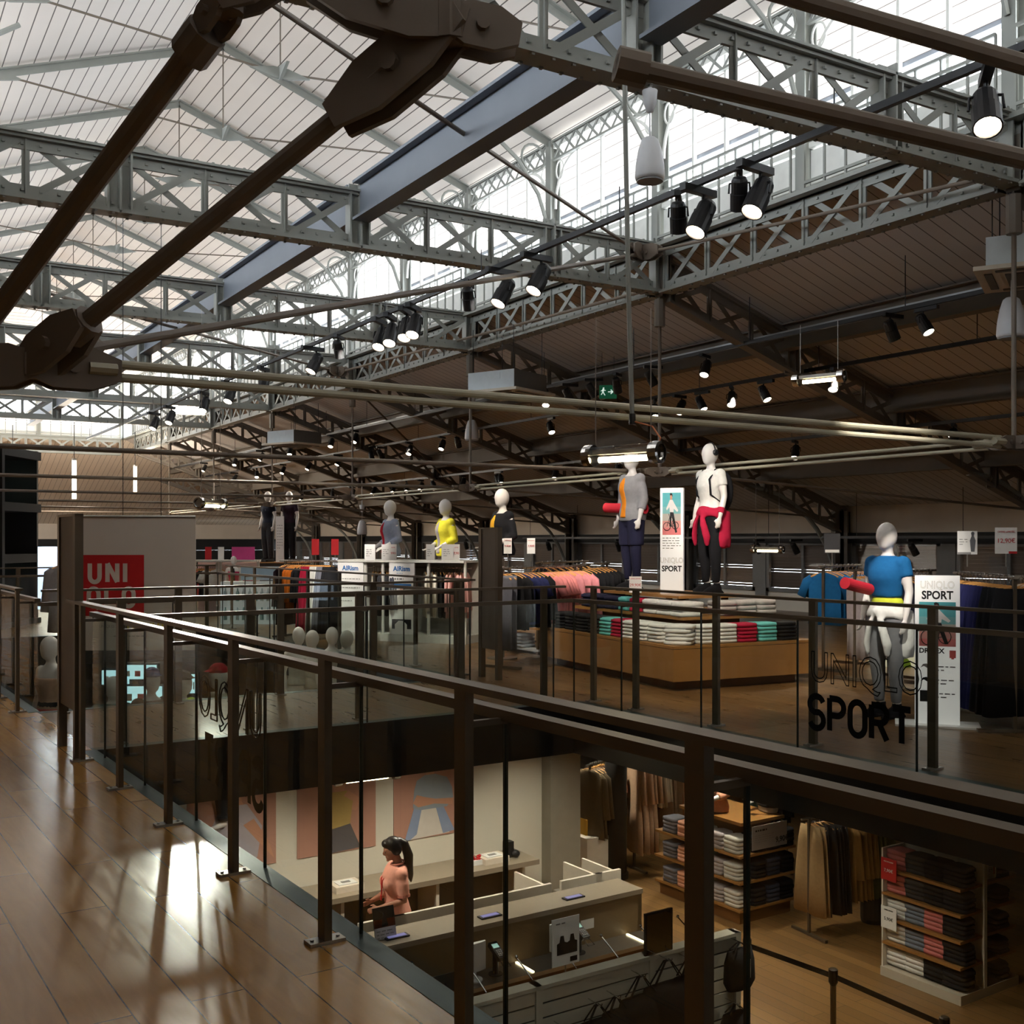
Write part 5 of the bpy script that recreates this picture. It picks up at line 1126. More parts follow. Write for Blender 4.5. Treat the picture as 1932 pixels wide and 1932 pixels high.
# glassware-like lit shelf unit
lt = root('lit_shelf', 'white lit shelf of bottled goods in front of the far display wall', 'shelf', F(505, 1176)); q = F(505, 1176)
MB().box(q+Z*.4, 1.7, .4, .8, kx).build('body', mt('shelf_lit', (214, 224, 224), .5, 0, .12), lt); MB().box(q+Z*.95-kf*.1, 1.0, .3, .25, kx).build('header', mt('header_blue', (170, 196, 214), .5), lt)
for i in range(14):
    for r_ in range(2):
        o = MB().lathe(q+kf*.215+kx*(-.75+.115*i)+Z*(.08+.36*r_), [(0, 0), (.035, 0), (.035, .16), (.015, .2), (.015, .24), (0, .24)], Z, 8).build('bottle', mt('bottle_pale', (176, 200, 206), .3) if (i+r_) % 3 else mt('bottle_teal', (92, 150, 150), .3), loc=q+kf*.215+kx*(-.75+.115*i)+Z*(.08+.36*r_))
        tag(o, f'small pale bottle, {ORD[i]} on the {"lower" if r_ == 0 else "upper"} row of the lit shelf', 'bottle', 'bottles on the lit shelf')
# far wall: black infill instead of daylight
struct(MB().bar(hall(51.85, 9.0, .55), hall(51.85, 18.0, .55), .05, 1.1).build('wall_far_panel', black_soft))
struct(MB().bar(hall(51.85, -20, .55), hall(51.85, 6.4, .55), .05, 1.1).build('wall_far_panel', black_soft))
# dark lift tower at the left
lf = W((38-966)/FPX*20.5, 20.5); tow = root('lift_tower', 'black glazed lift tower rising beside the far void', 'lift tower', lf); xd, yd = W(1, 0).normalized(), W(0, 1).normalized()
tw, tz0, tz1 = 1.7, -3.2, 3.3; o = lf-xd*.95
for z in (-3.1, -.3, .02, 1.25, 2.2, 3.2): MB().box(o+Z*z, tw+.3, 1.6, .16, xd).build('ring_beam', black_soft, tow)
for x in (-.95, -.2, .45, .95): MB().bar(o+xd*x-yd*.8+Z*tz0, o+xd*x-yd*.8+Z*tz1, .14 if x < .9 else .1, .12, xd).build('mullion', black_soft, tow)
MB().box(o+yd*.75+Z*.05, tw+.2, .06, 6.5, xd).build('back_wall', black, tow); MB().box(o-xd*.9+Z*.05, .06, 1.5, 6.5, xd).build('side_wall', black, tow)
MB().box(o-yd*.79+Z*.05, tw+.15, .02, 6.3, xd).build('glass_front', gl_bal, tow)
for i, (x, z, h) in enumerate(((.2, 2.75, .75), (-.05, 1.0, .55))): MB().box(o+xd*(x-.2)-yd*.7+Z*z, .1, .03, h, xd).build('lamp_strip', mt('tower_strip', (206, 232, 214), .4, 0, 1.2), tow)
o2 = MB().box(P(93, 1090, 19.5), .28, .3, 1.1, W(1, 0)).build('light_column', mt('sky_strip', (196, 214, 240), .4, 0, 1.3), loc=P(93, 1090, 19.5)); tag(o2, 'pale glowing column beside the lift tower at the walkway end', 'light column')  # glowing box added for the daylight of the far window
# clothes rail seen through the near pylon
rack('rail of grey shiny jackets seen between the pylon posts', 'grey rail behind the near pylon', W((124-966)/FPX*15.8, 15.8), W((124-966)/FPX*16.6, 16.6), 1.3, [('coat', 'silver grey', (150, 150, 156), 5)])
# mannequins rising out of the far void
vp = F(270, 1395, -1.30); vt = root('plinth', 'tall dark plinth under the capped mannequins in the far void', 'plinth', fl(12.4, 3.2, LOW))
MB().box(fl(12.65, 3.1, LOW+.95), 2.5, 1.5, 1.9, FV).build('body', mt('plinth_dark', (70, 64, 58), .6), vt); MB().box(fl(12.65, 3.1, LOW+1.91), 2.6, 1.6, .03, FV).build('top', oak_dk, vt)
def vman(px, head_y, Y, label, wears, f):
    p = P(px, head_y, Y); h = 1.76; mannequin(label, p-Z*h, f, wears)
coral, beige, mblue, redc, limev = cloth('coral red', (196, 84, 72)), cloth('beige', (206, 170, 140)), cloth('mid blue', (46, 70, 120)), cloth('cap red', (190, 40, 50)), cloth('vivid lime', (160, 190, 50))
vman(95, 1199, 11.75, 'white mannequin in beige top and coral trousers beyond the pylon', [('top', 'tank', beige), ('trousers', 'trousers', coral), ('waistband', 'band', cloth('charcoal', (60, 58, 60)))], W(-.5, -.85))
vman(286, 1262, 12.1, 'mannequin in blue cap and brown jacket behind the bridge glass', [('cap', 'cap', mblue), ('jacket', 'jacket', cloth('brown', (92, 72, 54))), ('trousers', 'trousers', gry)], W(.7, -.7))
vman(345, 1268, 12.6, 'mannequin in brown cap and lime top behind the bridge glass', [('cap', 'cap', cloth('brown', (92, 72, 54))), ('tshirt', 'tee', limev), ('trousers', 'trousers', gry)], W(.9, -.3))
vman(413, 1254, 11.9, 'mannequin in red cap behind the bridge glass', [('cap', 'cap', redc), ('tshirt', 'tee', cloth('putty', (160, 152, 136))), ('trousers', 'trousers', gry)], W(-.8, -.6))
vman(212, 1275, 12.3, 'bare-headed mannequin in teal top behind the bridge glass', [('tshirt', 'tee', cloth('dull teal', (90, 120, 118))), ('trousers', 'trousers', gry)], W(.3, -.9))
for i, px in enumerate((563, 590, 626, 655)):  # figures added in place of reflections in the far glass
    vman(px, 1182+6*(i % 2), 15.6, f'pale mannequin seen through the far void glass, {ORD[i]} from the banner', [('tshirt', 'tank', cloth('stone white', (200, 196, 186)))], W((-1)**i*.6, -.8))
v2 = root('plinth', 'second dark plinth under the pale mannequins in the far void', 'plinth', fl(15.2, 5.6, LOW)); qv = P(608, 1182, 15.6)-Z*1.76; qv2 = V((qv.x, qv.y, (LOW+qv.z)/2))
MB().box(qv2, 1.4, 1.0, qv.z-LOW-.01, W(1, 0)).build('body', mt('plinth_dark', (70, 64, 58), .6), v2)
# lit display far below
for i, (px, py, Y, w_, h_) in enumerate(((218, 1278, 17.5, .42, .22), (262, 1268, 17.5, .55, .22), (268, 1312, 17.4, .62, .28), (362, 1290, 17.8, .14, .3))):
    c = P(px, py, Y); q = root('lit_display', f'bright lit screen glowing low behind the bridge glass, {ORD[i]} from the pylon', 'lit display', c, 'lit screens below')
    MB().box(c, w_, .05, h_, W(1, 0)).build('screen', mt('screen_cyan', (176, 216, 226), .4, 0, 1.0), q); MB().box(c+W(0, .06), w_+.06, .06, h_+.06, W(1, 0)).build('frame', black, q)
    MB().bar(c+W(0, .06)-Z*h_*.4, V((c.x, c.y, LOW))+W(0, .06), .06, .05).build('post', black, q)
    for j in range(3): flat(rectp(-w_*.4+w_*.3*j, -h_*.3, -w_*.4+w_*.3*j+w_*.16, h_*.1), c-W(0, .026), W(1, 0), Z, red_ink if j == 1 else paper, q)
# ================================================================= ground floor below the near void
UW = 11.65
def onu(px, u, z=0.0): v = fv_at(px, u); return fl(u, v, z)
struct(MB().bar(fl(UW+.05, -2, (LOW-.5)/2), fl(UW+.05, fv_at(1022, UW), (LOW-.5)/2), .1, LOW*-1-.5).build('wall_till', wall_white))
kl = fv_at(1022, UW)
pg = mt('pillar_grey', (150, 142, 128), .7); t = root('wall_pillar', 'square grey-beige pillar closing the till wall', 'pillar', fl(UW-.3, kl+.35, LOW))
kr = fv_at(1095, UW-.2)
MB().box(fl(UW-.1, (kl+kr)/2, (LOW-.5)/2), kr-kl, .2, -LOW-.5, FV).build('body', pg, t); MB().box(fl(UW-.1, (kl+kr)/2, LOW+.05), kr-kl+.03, .23, .1, FV).build('base', oak_dk, t)
# posters -------------------------------------------------------------
pb = mt('poster_terracotta', (192, 142, 124), .8, 0, var=.06, scale=2); sh1 = mt('poster_shirt_blue', (150, 160, 170), .8); sh2 = mt('poster_mustard', (190, 160, 96), .8); tr = mt('poster_slate', (96, 92, 96), .8); wt = mt('poster_white', (224, 214, 204), .8); hr = mt('poster_hair', (120, 62, 36), .8); pal = mt('poster_lilac', (186, 176, 184), .8); jean = mt('poster_jean', (146, 160, 190), .8)
def poster(label, x0, x1, draw):
    v0, v1 = fv_at(x0, UW), fv_at(x1, UW); o = fl(UW-.012, v0, -1.98); t = root('wall_poster', label, 'poster', o, 'posters on the till wall'); w_ = v1-v0; h_ = 1.38
    MB().prism([o, o+FV*w_, o+FV*w_+Z*h_, o+Z*h_], FU*.01).build('sheet', pb, t); g = lambda pts, m, lf=.002: flat([(x*w_, y*h_*.68) for x, y in pts], o, FV, Z, m, t, 1, lf)
    draw(g, w_, h_); return t
def d_man(g, w_, h_):
    g([(.18, 0), (.38, .42), (.66, .42), (.84, .02)], wt); g([(.16, 0), (.30, .40), (.42, .40), (.34, .06), (.24, 0)], jean, .003); g([(.62, .40), (.74, .38), (.92, .04), (.74, .02)], jean, .003)
    g([(.28, .40), (.30, .62), (.34, .74), (.46, .80), (.62, .80), (.80, .74), (.88, .60), (.90, .46), (.80, .36), (.40, .36)], sh1, .004)
    g([(.28, .46), (.36, .40), (.60, .42), (.88, .38), (.90, .46), (.62, .48), (.46, .52), (.34, .56)], skin, .006); g([(.48, .80), (.60, .80), (.64, .92), (.60, .99), (.48, .99), (.46, .9)], skin, .006); g([(.45, .96), (.48, 1), (.62, 1), (.65, .94), (.60, .98), (.5, .98)], hr, .008)
def d_wom(g, w_, h_):
    g([(.34, .0), (.36, .28), (.66, .34), (.80, .02)], tr); g([(.36, .28), (.34, .60), (.44, .74), (.62, .74), (.70, .60), (.66, .33)], sh2, .003)
    g([(.64, .74), (.80, .62), (.74, .48), (.68, .50), (.70, .60), (.58, .68)], skin, .004); g([(.46, .74), (.58, .74), (.62, .86), (.56, .94), (.46, .92), (.44, .82)], skin, .004); g([(.36, .84), (.40, .95), (.54, 1), (.68, .94), (.70, .82), (.62, .88), (.50, .92), (.44, .84)], hr, .006)
def d_skirt(g, w_, h_):
    g([(.1, .05), (.26, .5), (.36, .74), (.66, .74), (.84, .46), (.78, .1), (.5, 0)], pal); g([(.62, .5), (.86, .2), (.98, .06), (.9, .3), (.74, .56)], skin, .003); g([(.38, .74), (.42, .86), (.58, .86), (.62, .74)], skin, .003); g([(.36, .84), (.42, .98), (.6, .98), (.66, .82), (.5, .9)], hr, .005)
poster('terracotta poster of somebody in lilac, first on the till wall', 352, 520, d_skirt); poster('terracotta poster of figure in mustard top and slate trousers', 560, 708, d_wom); poster('terracotta poster of figure in blue shirt with folded arms', 742, 866, d_man)
# back counter -----------------------------------------------------------
top_m = mt('counter_taupe', (150, 136, 118), .4, 0, var=.05); frt = mt('counter_front', (120, 98, 68), .5); cb = fl(11.34, 5.0, LOW); t = root('back_counter', 'long taupe back counter along the till wall', 'counter', cb)
vb0, vb1 = 2.4, fv_at(1018, 11.05)
def cbox(u0, u1, v0, v1, z0, z1): return MB().prism([fl(u0, v0, z0), fl(u0, v1, z0), fl(u1, v1, z0), fl(u1, v0, z0)], Z*(z1-z0))
cbox(11.05, 11.63, vb0, vb1, -2.36, -2.30).build('worktop', top_m, t); cbox(11.55, 11.62, vb0, vb1-.1, LOW, -2.36).build('back', mt('counter_shade', (92, 80, 66), .6), t)
for i in range(5): v_ = vb0+.3+(vb1-vb0-.5)*i/4; cbox(11.1, 11.55, v_-.02, v_+.02, LOW, -2.36).build('support', mt('support_white', (216, 206, 190), .6), t)
def wbox(name, label, cat, p, sx, sy, sz_, m, grp=None): o = MB().box(V(p)+Z*(sz_/2), sx, sy, sz_, FV).build(name, m, loc=p); return tag(o, label, cat, grp)
def booklet(label, p):
    o = root('paper_box', label, 'box', p, 'shallow boxes on the back counter'); MB().box(p+Z*.035, .34, .26, .07, FV).build('tray', mt('box_cream', (228, 214, 196), .6), o); MB().box(p+Z*.073, .22, .16, .01, FV).build('sheet', paper, o); MB().box(p+Z*.08, .1, .05, .006, FV).build('pen', grey_ink, o)
booklet('cream box of papers on the back counter behind the cashier', onu(652, 11.3, -2.298)); booklet('cream box of papers on the back counter near the pillar', onu(928, 11.3, -2.298))
o = root('sweet_box', 'small box of red and white sweets on the back counter', 'box', onu(899, 11.3, -2.298)); p = base_loc(o); MB().box(p+Z*.03, .16, .12, .06, FV).build('tray', paper, o)
mb = MB()
for i in range(12): mb.ell(p+FV*random.uniform(-.06, .06)+FU*random.uniform(-.04, .04)+Z*random.uniform(.06, .1), .02, .02, .02, 8, 5)
b = mb.build('sweets', red_ink, o); b['kind'] = 'stuff'
wbox('speaker_box', 'small black box at the end of the back counter', 'speaker', onu(959, 11.35, -2.298), .1, .1, .19, black); tag(MB().ell(onu(972, 11.3, -2.26), .06, .06, .045).build('dark_bowl', black, loc=onu(972, 11.3, -2.298)), 'round dark bowl beside the small black box', 'bowl')
# front counter ----------------------------------------------------------
t = root('till_counter', 'long taupe till counter with lit lower ledge before the cashier', 'counter', fl(9.4, 6, LOW)); va, vz = 3.1, fv_at(1213, 9.12); TZ = -2.15
cbox(9.12, 9.55, va, vz, TZ-.05, TZ).build('worktop', top_m, t); cbox(9.14, 9.2, va, vz, LOW+.55, TZ-.05).build('front_panel', frt, t); cbox(9.14, 9.55, vz-.05, vz-.01, LOW, TZ-.05).build('end_panel', frt, t)
cbox(8.80, 9.14, va, vz-.02, -2.64, -2.60).build('ledge', inox, t); cbox(8.86, 9.12, va, vz-.04, LOW, -2.64).build('lower_front', oak_dk, t); cbox(9.6, 10.0, va, vz-.9, LOW+.7, LOW+.74).build('work_shelf', top_m, t)
tl = mt('ledge_lamp', (255, 238, 196), .3, 0, 3)
for px in (990, 1200): v_ = fv_at(px, 8.97); cbox(8.82, 9.12, v_-.012, v_+.012, -2.598, -2.59).build('light_strip', tl, t)
wp = mt('partition_white', (216, 206, 190), .6)
for i, (px, L) in enumerate(((715, .5), (790, .9), (960, 1.0), (1090, .55), (1140, .35))):
    v_ = fv_at(px, 9.72); o = root('till_partition', f'low white till partition behind the counter, {ORD[i]} from the cashier', 'partition', fl(9.75, v_, LOW), 'till partitions')
    cbox(9.64, 9.68, v_-L/2, v_+L/2, LOW, TZ+.06).build('panel', wp, o); cbox(9.68, 9.68+.55*(i > 1)+.1, v_+L/2-.03, v_+L/2, LOW, TZ+.02).build('return', wp, o); cbox(9.66, 9.80, v_-L/2, v_+L/2-.03, TZ-.1, TZ-.07).build('tray', mt('tray_grey', (110, 102, 92), .6), o)
def tablet(label, px):
    v_ = fv_at(px, 9.28); o = root('reader_slot', label, 'card reader', fl(9.28, v_, TZ+.001), 'reader slots in the counter'); MB().box(fl(9.28, v_, TZ+.008), .24, .09, .014, FV).build('frame', black, o); MB().box(fl(9.28, v_, TZ+.017), .19, .06, .004, FV).build('screen', mt('screen_lilac', (120, 116, 170), .3, 0, .5), o)
tablet('lilac-lit reader slot in the till counter by the leaflet stand', 748); tablet('lilac-lit reader slot in the till counter at mid length', 924); tablet('lilac-lit reader slot in the till counter near its end', 1082)
def leaflet(label, p, w_, h_, tilt=.25):
    o = root('leaflet_stand', label, 'leaflet stand', p, None); n = (-FU+Z*tilt).normalized(); y = FV.cross(n); y = y if y.z > 0 else -y; c = p+y*(h_/2)
    MB().box(c, w_, .012, h_, FV, -n, y).build('holder', gl_edge, o); b0 = c-FV*(w_/2)-y*(h_/2)
    for pts, m_ in (((rectp(0, h_*.36, w_, h_)), mt('leaf_dark', (52, 44, 36), .5)), (rectp(0, h_*.36, w_, h_*.62), mt('leaf_orange', (190, 92, 48), .5)), (rectp(0, 0, w_, h_*.36), mt('leaf_white', (206, 200, 206), .5)), ([(w_*.35, h_*.38), (w_*.42, h_*.7), (w_*.5, h_*.85), (w_*.6, h_*.66), (w_*.66, h_*.4)], ink)):
        mb = MB(); mb.prism([b0+FV*x+y*yy+n*.008 for x, yy in pts], n*.001*(2 if m_ is ink else 1)); mb.build('print', m_, o)
    lines(b0+FV*(w_*.08)+y*(h_*.25)+n*.01, FV, y, w_*.8, 3, .03, grey_ink, o, .008); MB().prism([p-FV*.05, p+FV*.05, p+FV*.05+FU*.12, p-FV*.05+FU*.12], Z*.006).build('foot', gl_edge, o)
leaflet('dark and orange leaflet in a clear stand on the till counter', onu(728, 9.3, TZ+.002), .22, .29); leaflet('larger dark and orange leaflet below the till counter front', onu(848, 8.7, -2.80), .36, .42);
tag(MB().box(onu(848, 8.72, -3.0), .5, .2, .4, FV).build('leaflet_box', oak_dk, loc=onu(848, 8.72, LOW)), 'dark wooden block carrying the larger leaflet', 'block')
disp = mt('display_white', (206, 206, 204), .5)
for i, px in enumerate((893, 1060)):
    p = onu(px, 8.98, -2.598); o = root('customer_display', f'white curved customer screen back on the till ledge, {ORD[i]} from the cashier', 'monitor', p, 'customer screens')
    mb = MB(); mb.prism([p+FV*(-.14+.28*k/6)-FU*(.03*math.sin(math.pi*k/6))+Z*.08 for k in range(7)]+[p+FV*(.14-.28*k/6)+FU*.02+Z*.08 for k in range(7)], Z*.27); mb.build('back_shell', disp, o); MB().lathe(p, [(0, 0), (.09, 0), (.09, .012), (.03, .02), (.03, .1)], Z, 14).build('stand', disp, o)
for i, (px, py) in enumerate(((748, 1808), (938, 1760), (1098, 1735))):
    p = onu((775, 935, 1092)[i], 8.98, -2.598); o = root('card_terminal', f'black payment terminal on its post, {ORD[i]} from the cashier', 'card terminal', p, 'payment terminals')
    MB().tube(p, p+Z*.2, .03, 10).build('post', black, o); MB().lathe(p, [(0, 0), (.07, 0), (.07, .01), (0, .012)], Z, 14).build('foot', black, o); n = (-FU*.5+Z).normalized(); y = (FU*1+Z*.5).normalized(); c = p+Z*.23-FU*.03
    MB().box(c, .09, .045, .21, FV, n, y).build('body', black, o); MB().box(c+n*.024+y*.05, .065, .004, .05, FV, n, y).build('screen', mt('term_screen', (150, 186, 176), .3, 0, .5), o); mb = MB()
    for a in range(12): mb.box(c+n*.025+FV*(-.022+.022*(a % 3))-y*(.01+.022*(a//3)), .016, .005, .014, FV, n, y)
    mb.build('keypad', grey_ink, o); MB().path([c-y*.1+FV*.03, c-y*.2+FV*.04, c-y*.2-FV*.04, c-y*.1-FV*.03], .004, 5).build('frame', black, o)
tag(MB().box(onu(1108, 9.1, -2.38), .17, .006, .1, FV).build('price_notice', paper, loc=onu(1108, 9.1, -2.38)), 'small white notice stuck on the till counter front', 'notice')
tc, c, xd, f = card('white sign with black bag silhouettes above the slatted stand', onu(1067, 7.15, -1.62), .27, .38, -FU, stem=.15)
for x in (-.04, .06): flat([(x-.05, -.1), (x+.05, -.1), (x+.05, -.01), (x+.025, .0), (x+.015, .05), (x-.015, .05), (x-.025, 0), (x-.05, -.01)], c-FU*.006, FV, Z, ink, tc)
lines(c-FU*.006-FV*.1+Z*.15, FV, Z, .15, 1, .03, grey_ink, tc, .01); flat(rectp(.04, -.17, .11, -.13), c-FU*.006, FV, Z, ink, tc)
# white slatted bag stand -----------------------------------------------
SU, SV0, SV1, SZ = 7.02, 3.3, fv_at(1392, 7.02), -1.85; t = root('slat_stand', 'white slatted stand hung with black bags facing the void', 'display stand', fl(SU, 5.1, LOW)); slw = mt('slat_white', (196, 190, 172), .5); slg = mt('slat_gap', (70, 66, 58), .7)
cbox(SU, SU+.05, SV0, SV1, LOW, SZ-.02).build('core', slg, t); mb = MB()
for k in range(11): z1 = SZ-.04-k*.115; mb.prism([fl(SU-.012, SV0, z1-.1), fl(SU-.012, SV1, z1-.1), fl(SU, SV1, z1-.1), fl(SU, SV0, z1-.1)], Z*.1)
mb.build('slat', slw, t); cbox(SU-.03, SU+.09, SV0, SV1, SZ-.03, SZ).build('top_rail', slw, t)
for v_ in (SV0, fv_at(1008, SU), fv_at(1222, SU), SV1-.05): cbox(SU-.03, SU+.09, v_, v_+.06, LOW, SZ).build('upright', slw, t)
for k in range(16):
    v_ = SV0+.3+(SV1-SV0-.5)*k/15; mb = MB(); mb.path([fl(SU+.1, v_, SZ+.0), fl(SU+.2, v_, SZ+.05), fl(SU+.3, v_-.02, SZ+.12)], .006, 5); mb.ell(fl(SU+.3, v_-.02, SZ+.125), .014, .014, .014, 8, 5)
    if k % 2 == 0: mb.build('hook', chrome, t)
bagm = cloth('bag black', (22, 21, 22))
def bag(label, px, z, w_, h_, strap, tagc=False):
    v_ = fv_at(px, SU-.15); p = fl(SU-.13, v_, z); o = root('black_bag', label, 'bag', p, 'black bags on the slatted stand'); ring = lambda zz, a, b: [p+FV*(a*math.cos(q))+FU*(b*math.sin(q))+Z*zz for q in [2*math.pi*j/16 for j in range(16)]]
    MB().loft([ring(-strap-h_, w_*.42, .05), ring(-strap-h_*.8, w_*.52, .09), ring(-strap-h_*.3, w_*.5, .08), ring(-strap, w_*.44, .025)]).build('body', bagm, o, smooth=True)
    for e in (-1, 1): MB().path([p+FV*(-w_*.28)-Z*strap+FU*(.03*e), p+FV*(-w_*.05)-Z*.01+FU*(.01*e), p+FV*(w_*.05)-Z*.01+FU*(.01*e), p+FV*(w_*.28)-Z*strap+FU*(.03*e)], .011, 6, .4).build('strap', bagm, o)
    MB().path([p-Z*.0+FU*.12, p-Z*.005-FU*.05, p+Z*.02-FU*.06], .005, 5).build('hook', chrome, o)
    if tagc: MB().box(p-FU*.1-Z*(strap+h_*.42), .07, .004, .16, FV).build('price_tag', paper, o)
for i, (px, z, w_, h_, st, tg) in enumerate(((1065, -2.28, .34, .3, .2, 0), (1130, -2.18, .36, .3, .2, 0), (1165, -2.16, .28, .3, .18, 0), (1212, -2.05, .44, .34, .26, 0), (1262, -1.98, .52, .42, .30, 0), (1302, -2.02, .34, .4, .22, 1), (1398, -2.0, .30, .3, .10, 1), (1390, -2.52, .3, .3, .12, 0), (1100, -2.62, .4, .3, .15, 0), (1240, -2.62, .42, .3, .15, 0))):
    z += .12; w_ *= 1.1; h_ *= 1.15; st *= .62
    bag(f'black fabric bag on the slatted stand, {ORD[i]} {"along the upper" if i < 7 else "counting on to the lower"} hooks', px, z, w_, h_, st, tg)
for i, px in enumerate((915, 960, 1000, 1020)):
    v_ = fv_at(px, SU-.1); p = fl(SU-.1, v_, -2.32+.03*i); o = root('sock_pack', f'pack of pale socks on clear hook, {ORD[i]} on the slatted stand', 'sock pack', p, 'sock packs on the slatted stand')
    mb = MB(); mb.box(p-Z*.12, .09, .1, .18, FV); mb.build('sock', cloth('sock', (206, 200, 188)), o); MB().box(p-Z*.015-FU*.05, .09, .02, .03, FV).build('header', paper, o); MB().path([p+FU*.1, p-FU*.1, p-FU*.11+Z*.02], .004, 5).build('hook', gl_clear, o); MB().box(p-Z*.02-FU*.062, .03, .004, .012, FV).build('label', red_ink, o)
o = root('stand_mirror', 'small framed mirror standing on the slatted stand top', 'mirror', onu(1242, SU, SZ)); p = base_loc(o); mn = (-FU)
MB().box(p+Z*.17, .30, .02, .36, FV).build('frame', black, o); MB().box(p+Z*.17-FU*.012, .27, .006, .33, FV).build('mirror_glass', mt('mirror', (200, 196, 186), .04, 1.), o)
# queue barrier ---------------------------------------------------------
qp = [F(1410, 2030, LOW), F(1572, 2037, LOW), F(1778, 2149, LOW)]; qp[0] = P(1410, 1772, 10.6); qp[1] = P(1572, 1826, 9.85); qp[2] = P(1782, 1922, 8.85)
barr = mt('barrier_steel', (128, 110, 88), .35, .7); belt = mt('belt_dark', (58, 52, 46), .8)
for i, q in enumerate(qp):
    b = V((q.x, q.y, LOW)); o = root('queue_post', f'steel queue post with dark belt, {ORD[i]} from the slatted stand', 'queue post', b, 'queue posts')
    MB().lathe(b, [(0, 0), (.16, 0), (.16, .015), (.03, .03)], Z, 20).build('base', barr, o); MB().tube(b+Z*.02, b+Z*.93, .027, 12).build('pole', barr, o); MB().lathe(b+Z*.82, [(.027, 0), (.042, .03), (.042, .14), (.03, .15), (0, .15)], Z, 14).build('head', mt('head_dark', (64, 56, 48), .4, .5), o)
    e = (V((qp[i+1].x, qp[i+1].y, LOW)) if i < 2 else b+W(.55, -.85)*1.5)+Z*.90; MB().bar(b+Z*.90, e, .004, .05).build('belt', belt, o)
o = MB().bar(fl(SU+.04, SV1, LOW+.9), V((qp[0].x, qp[0].y, LOW+.9)), .004, .05).build('wall_belt', belt, loc=fl(SU+.04, SV1, LOW+.9)); tag(o, 'short dark belt tying the first queue post to slatted stand', 'belt')
# black column and lower racks
cp = F(1162, 1655, LOW); t = root('round_column', 'black round column standing under the shop floor edge', 'column', cp); MB().lathe(cp, [(.155, 0), (.155, 2.7)], Z, 24).build('shaft', black_soft, t, smooth=True); MB().lathe(cp, [(.18, 0), (.18, .08), (.155, .09)], Z, 24).build('base', black, t)
rack('ground floor rack of olive and brown clothes beyond the pillar', 'olive rack beyond the pillar', F(1105, 1662, LOW), F(1150, 1640, LOW), -3.2+1.62, [('coat', 'olive brown', (96, 82, 62), 4), ('coat', 'dark brown', (60, 48, 40), 4)], LOW)
rack('ground floor rack of beige trench coats beyond the black column', 'beige coat rack beyond the column', F(1184, 1642, LOW), F(1350, 1612, LOW), -3.2+1.66, [('trench', 'beige', (186, 172, 132), 5), ('shirt', 'ecru', (214, 202, 178), 3), ('long', 'taupe', (146, 118, 92), 4), ('long', 'cinnamon', (140, 84, 50), 8), ('long', 'black', (24, 24, 26), 3)], LOW)
rack('ground floor rack of striped trousers and tan coats', 'striped and tan rack below the shop edge', F(1512, 1768, LOW), F(1672, 1735, LOW), -3.2+1.42, [('long', 'sand striped', (168, 138, 98), 2), ('long', 'black', (24, 24, 26), 5), ('coat', 'tan', (156, 118, 66), 5), ('coat', 'moss green', (96, 100, 62), 4)], LOW)
rack('ground floor rack of dark clothes deep under the shop', 'dark rack deep under the shop', F(1400, 1640, LOW), F(1500, 1640, LOW), -3.2+1.5, [('coat', 'dark green', (42, 58, 48), 4), ('shirt', 'black', (24, 24, 26), 6)], LOW)
o = MB().lathe(F(1648, 1738, LOW), [(0, 0), (.15, 0), (.16, .05), (.16, .72), (.15, .74), (.13, .74), (.12, .6), (0, .6)], Z, 20).build('waste_bin', black, loc=F(1648, 1738, LOW)); tag(o, 'black round bin beside the ground floor shelving', 'bin')
wbox('till_cabinet', 'small pale cabinet beyond the pillar', 'cabinet', F(1118, 1655, LOW), .5, .4, .62, wp); wbox('yellow_parcel', 'small yellow parcel on the cabinet beyond the pillar', 'parcel', F(1104, 1655, LOW)+Z*.62, .12, .2, .22, mt('parcel_yellow', (222, 170, 60), .6))
# wooden tiered table below -------------------------------------------------
ob = F(1396, 1748, LOW); t = root('tiered_shelf', 'oak tiered shelf table with folded clothes on the ground floor', 'shelf table', ob)
def gp(a, b, z): return ob+FU*a+FV*b+Z*z
def gbox(a0, a1, b0, b1, z0, z1): return MB().prism([gp(a0, b0, z0), gp(a0, b1, z0), gp(a1, b1, z0), gp(a1, b0, z0)], Z*(z1-z0))
gbox(.05, 1.55, .05, .95, 0, .14).build('plinth', oak_dk, t)
for z in (.16, .50, .83): gbox(0, 1.6, 0, 1.0, z, z+.03).build('shelf', oak, t)
gbox(.2, 1.3, .3, .75, .16, 1.2).build('riser', oak_dk, t); gbox(.1, 1.25, .12, .9, 1.2, 1.24).build('top', oak, t)
for zi, z in enumerate((.192, .532, .862)):
    for k in range(5): c_ = (('stone white', (214, 206, 196)), ('pale grey', (186, 182, 176)), ('stone white', (214, 206, 196)), ('peach', (222, 160, 130)), ('grey', (120, 120, 130)))[k]; stack(f'on the {("lowest", "middle", "upper")[zi]} oak tier, {ORD[k]} pile along', gp(.2+.29*k, .15, z), ax_rz(FU)+math.pi/2, 4, *c_, h=.05, w=.26, d=.27, noun='shirt', nm='folded_shirt')
    for k in range(3): c_ = (('black', (26, 26, 30)), ('denim', (52, 60, 80)), ('black', (26, 26, 30)))[k]; stack(f'on the {("lowest", "middle", "upper")[zi]} oak tier end, {ORD[k]} pile', gp(.14, .38+.25*k, z), ax_rz(FV), 4, *c_, h=.055, w=.24, d=.26, noun='shirt', nm='folded_shirt')
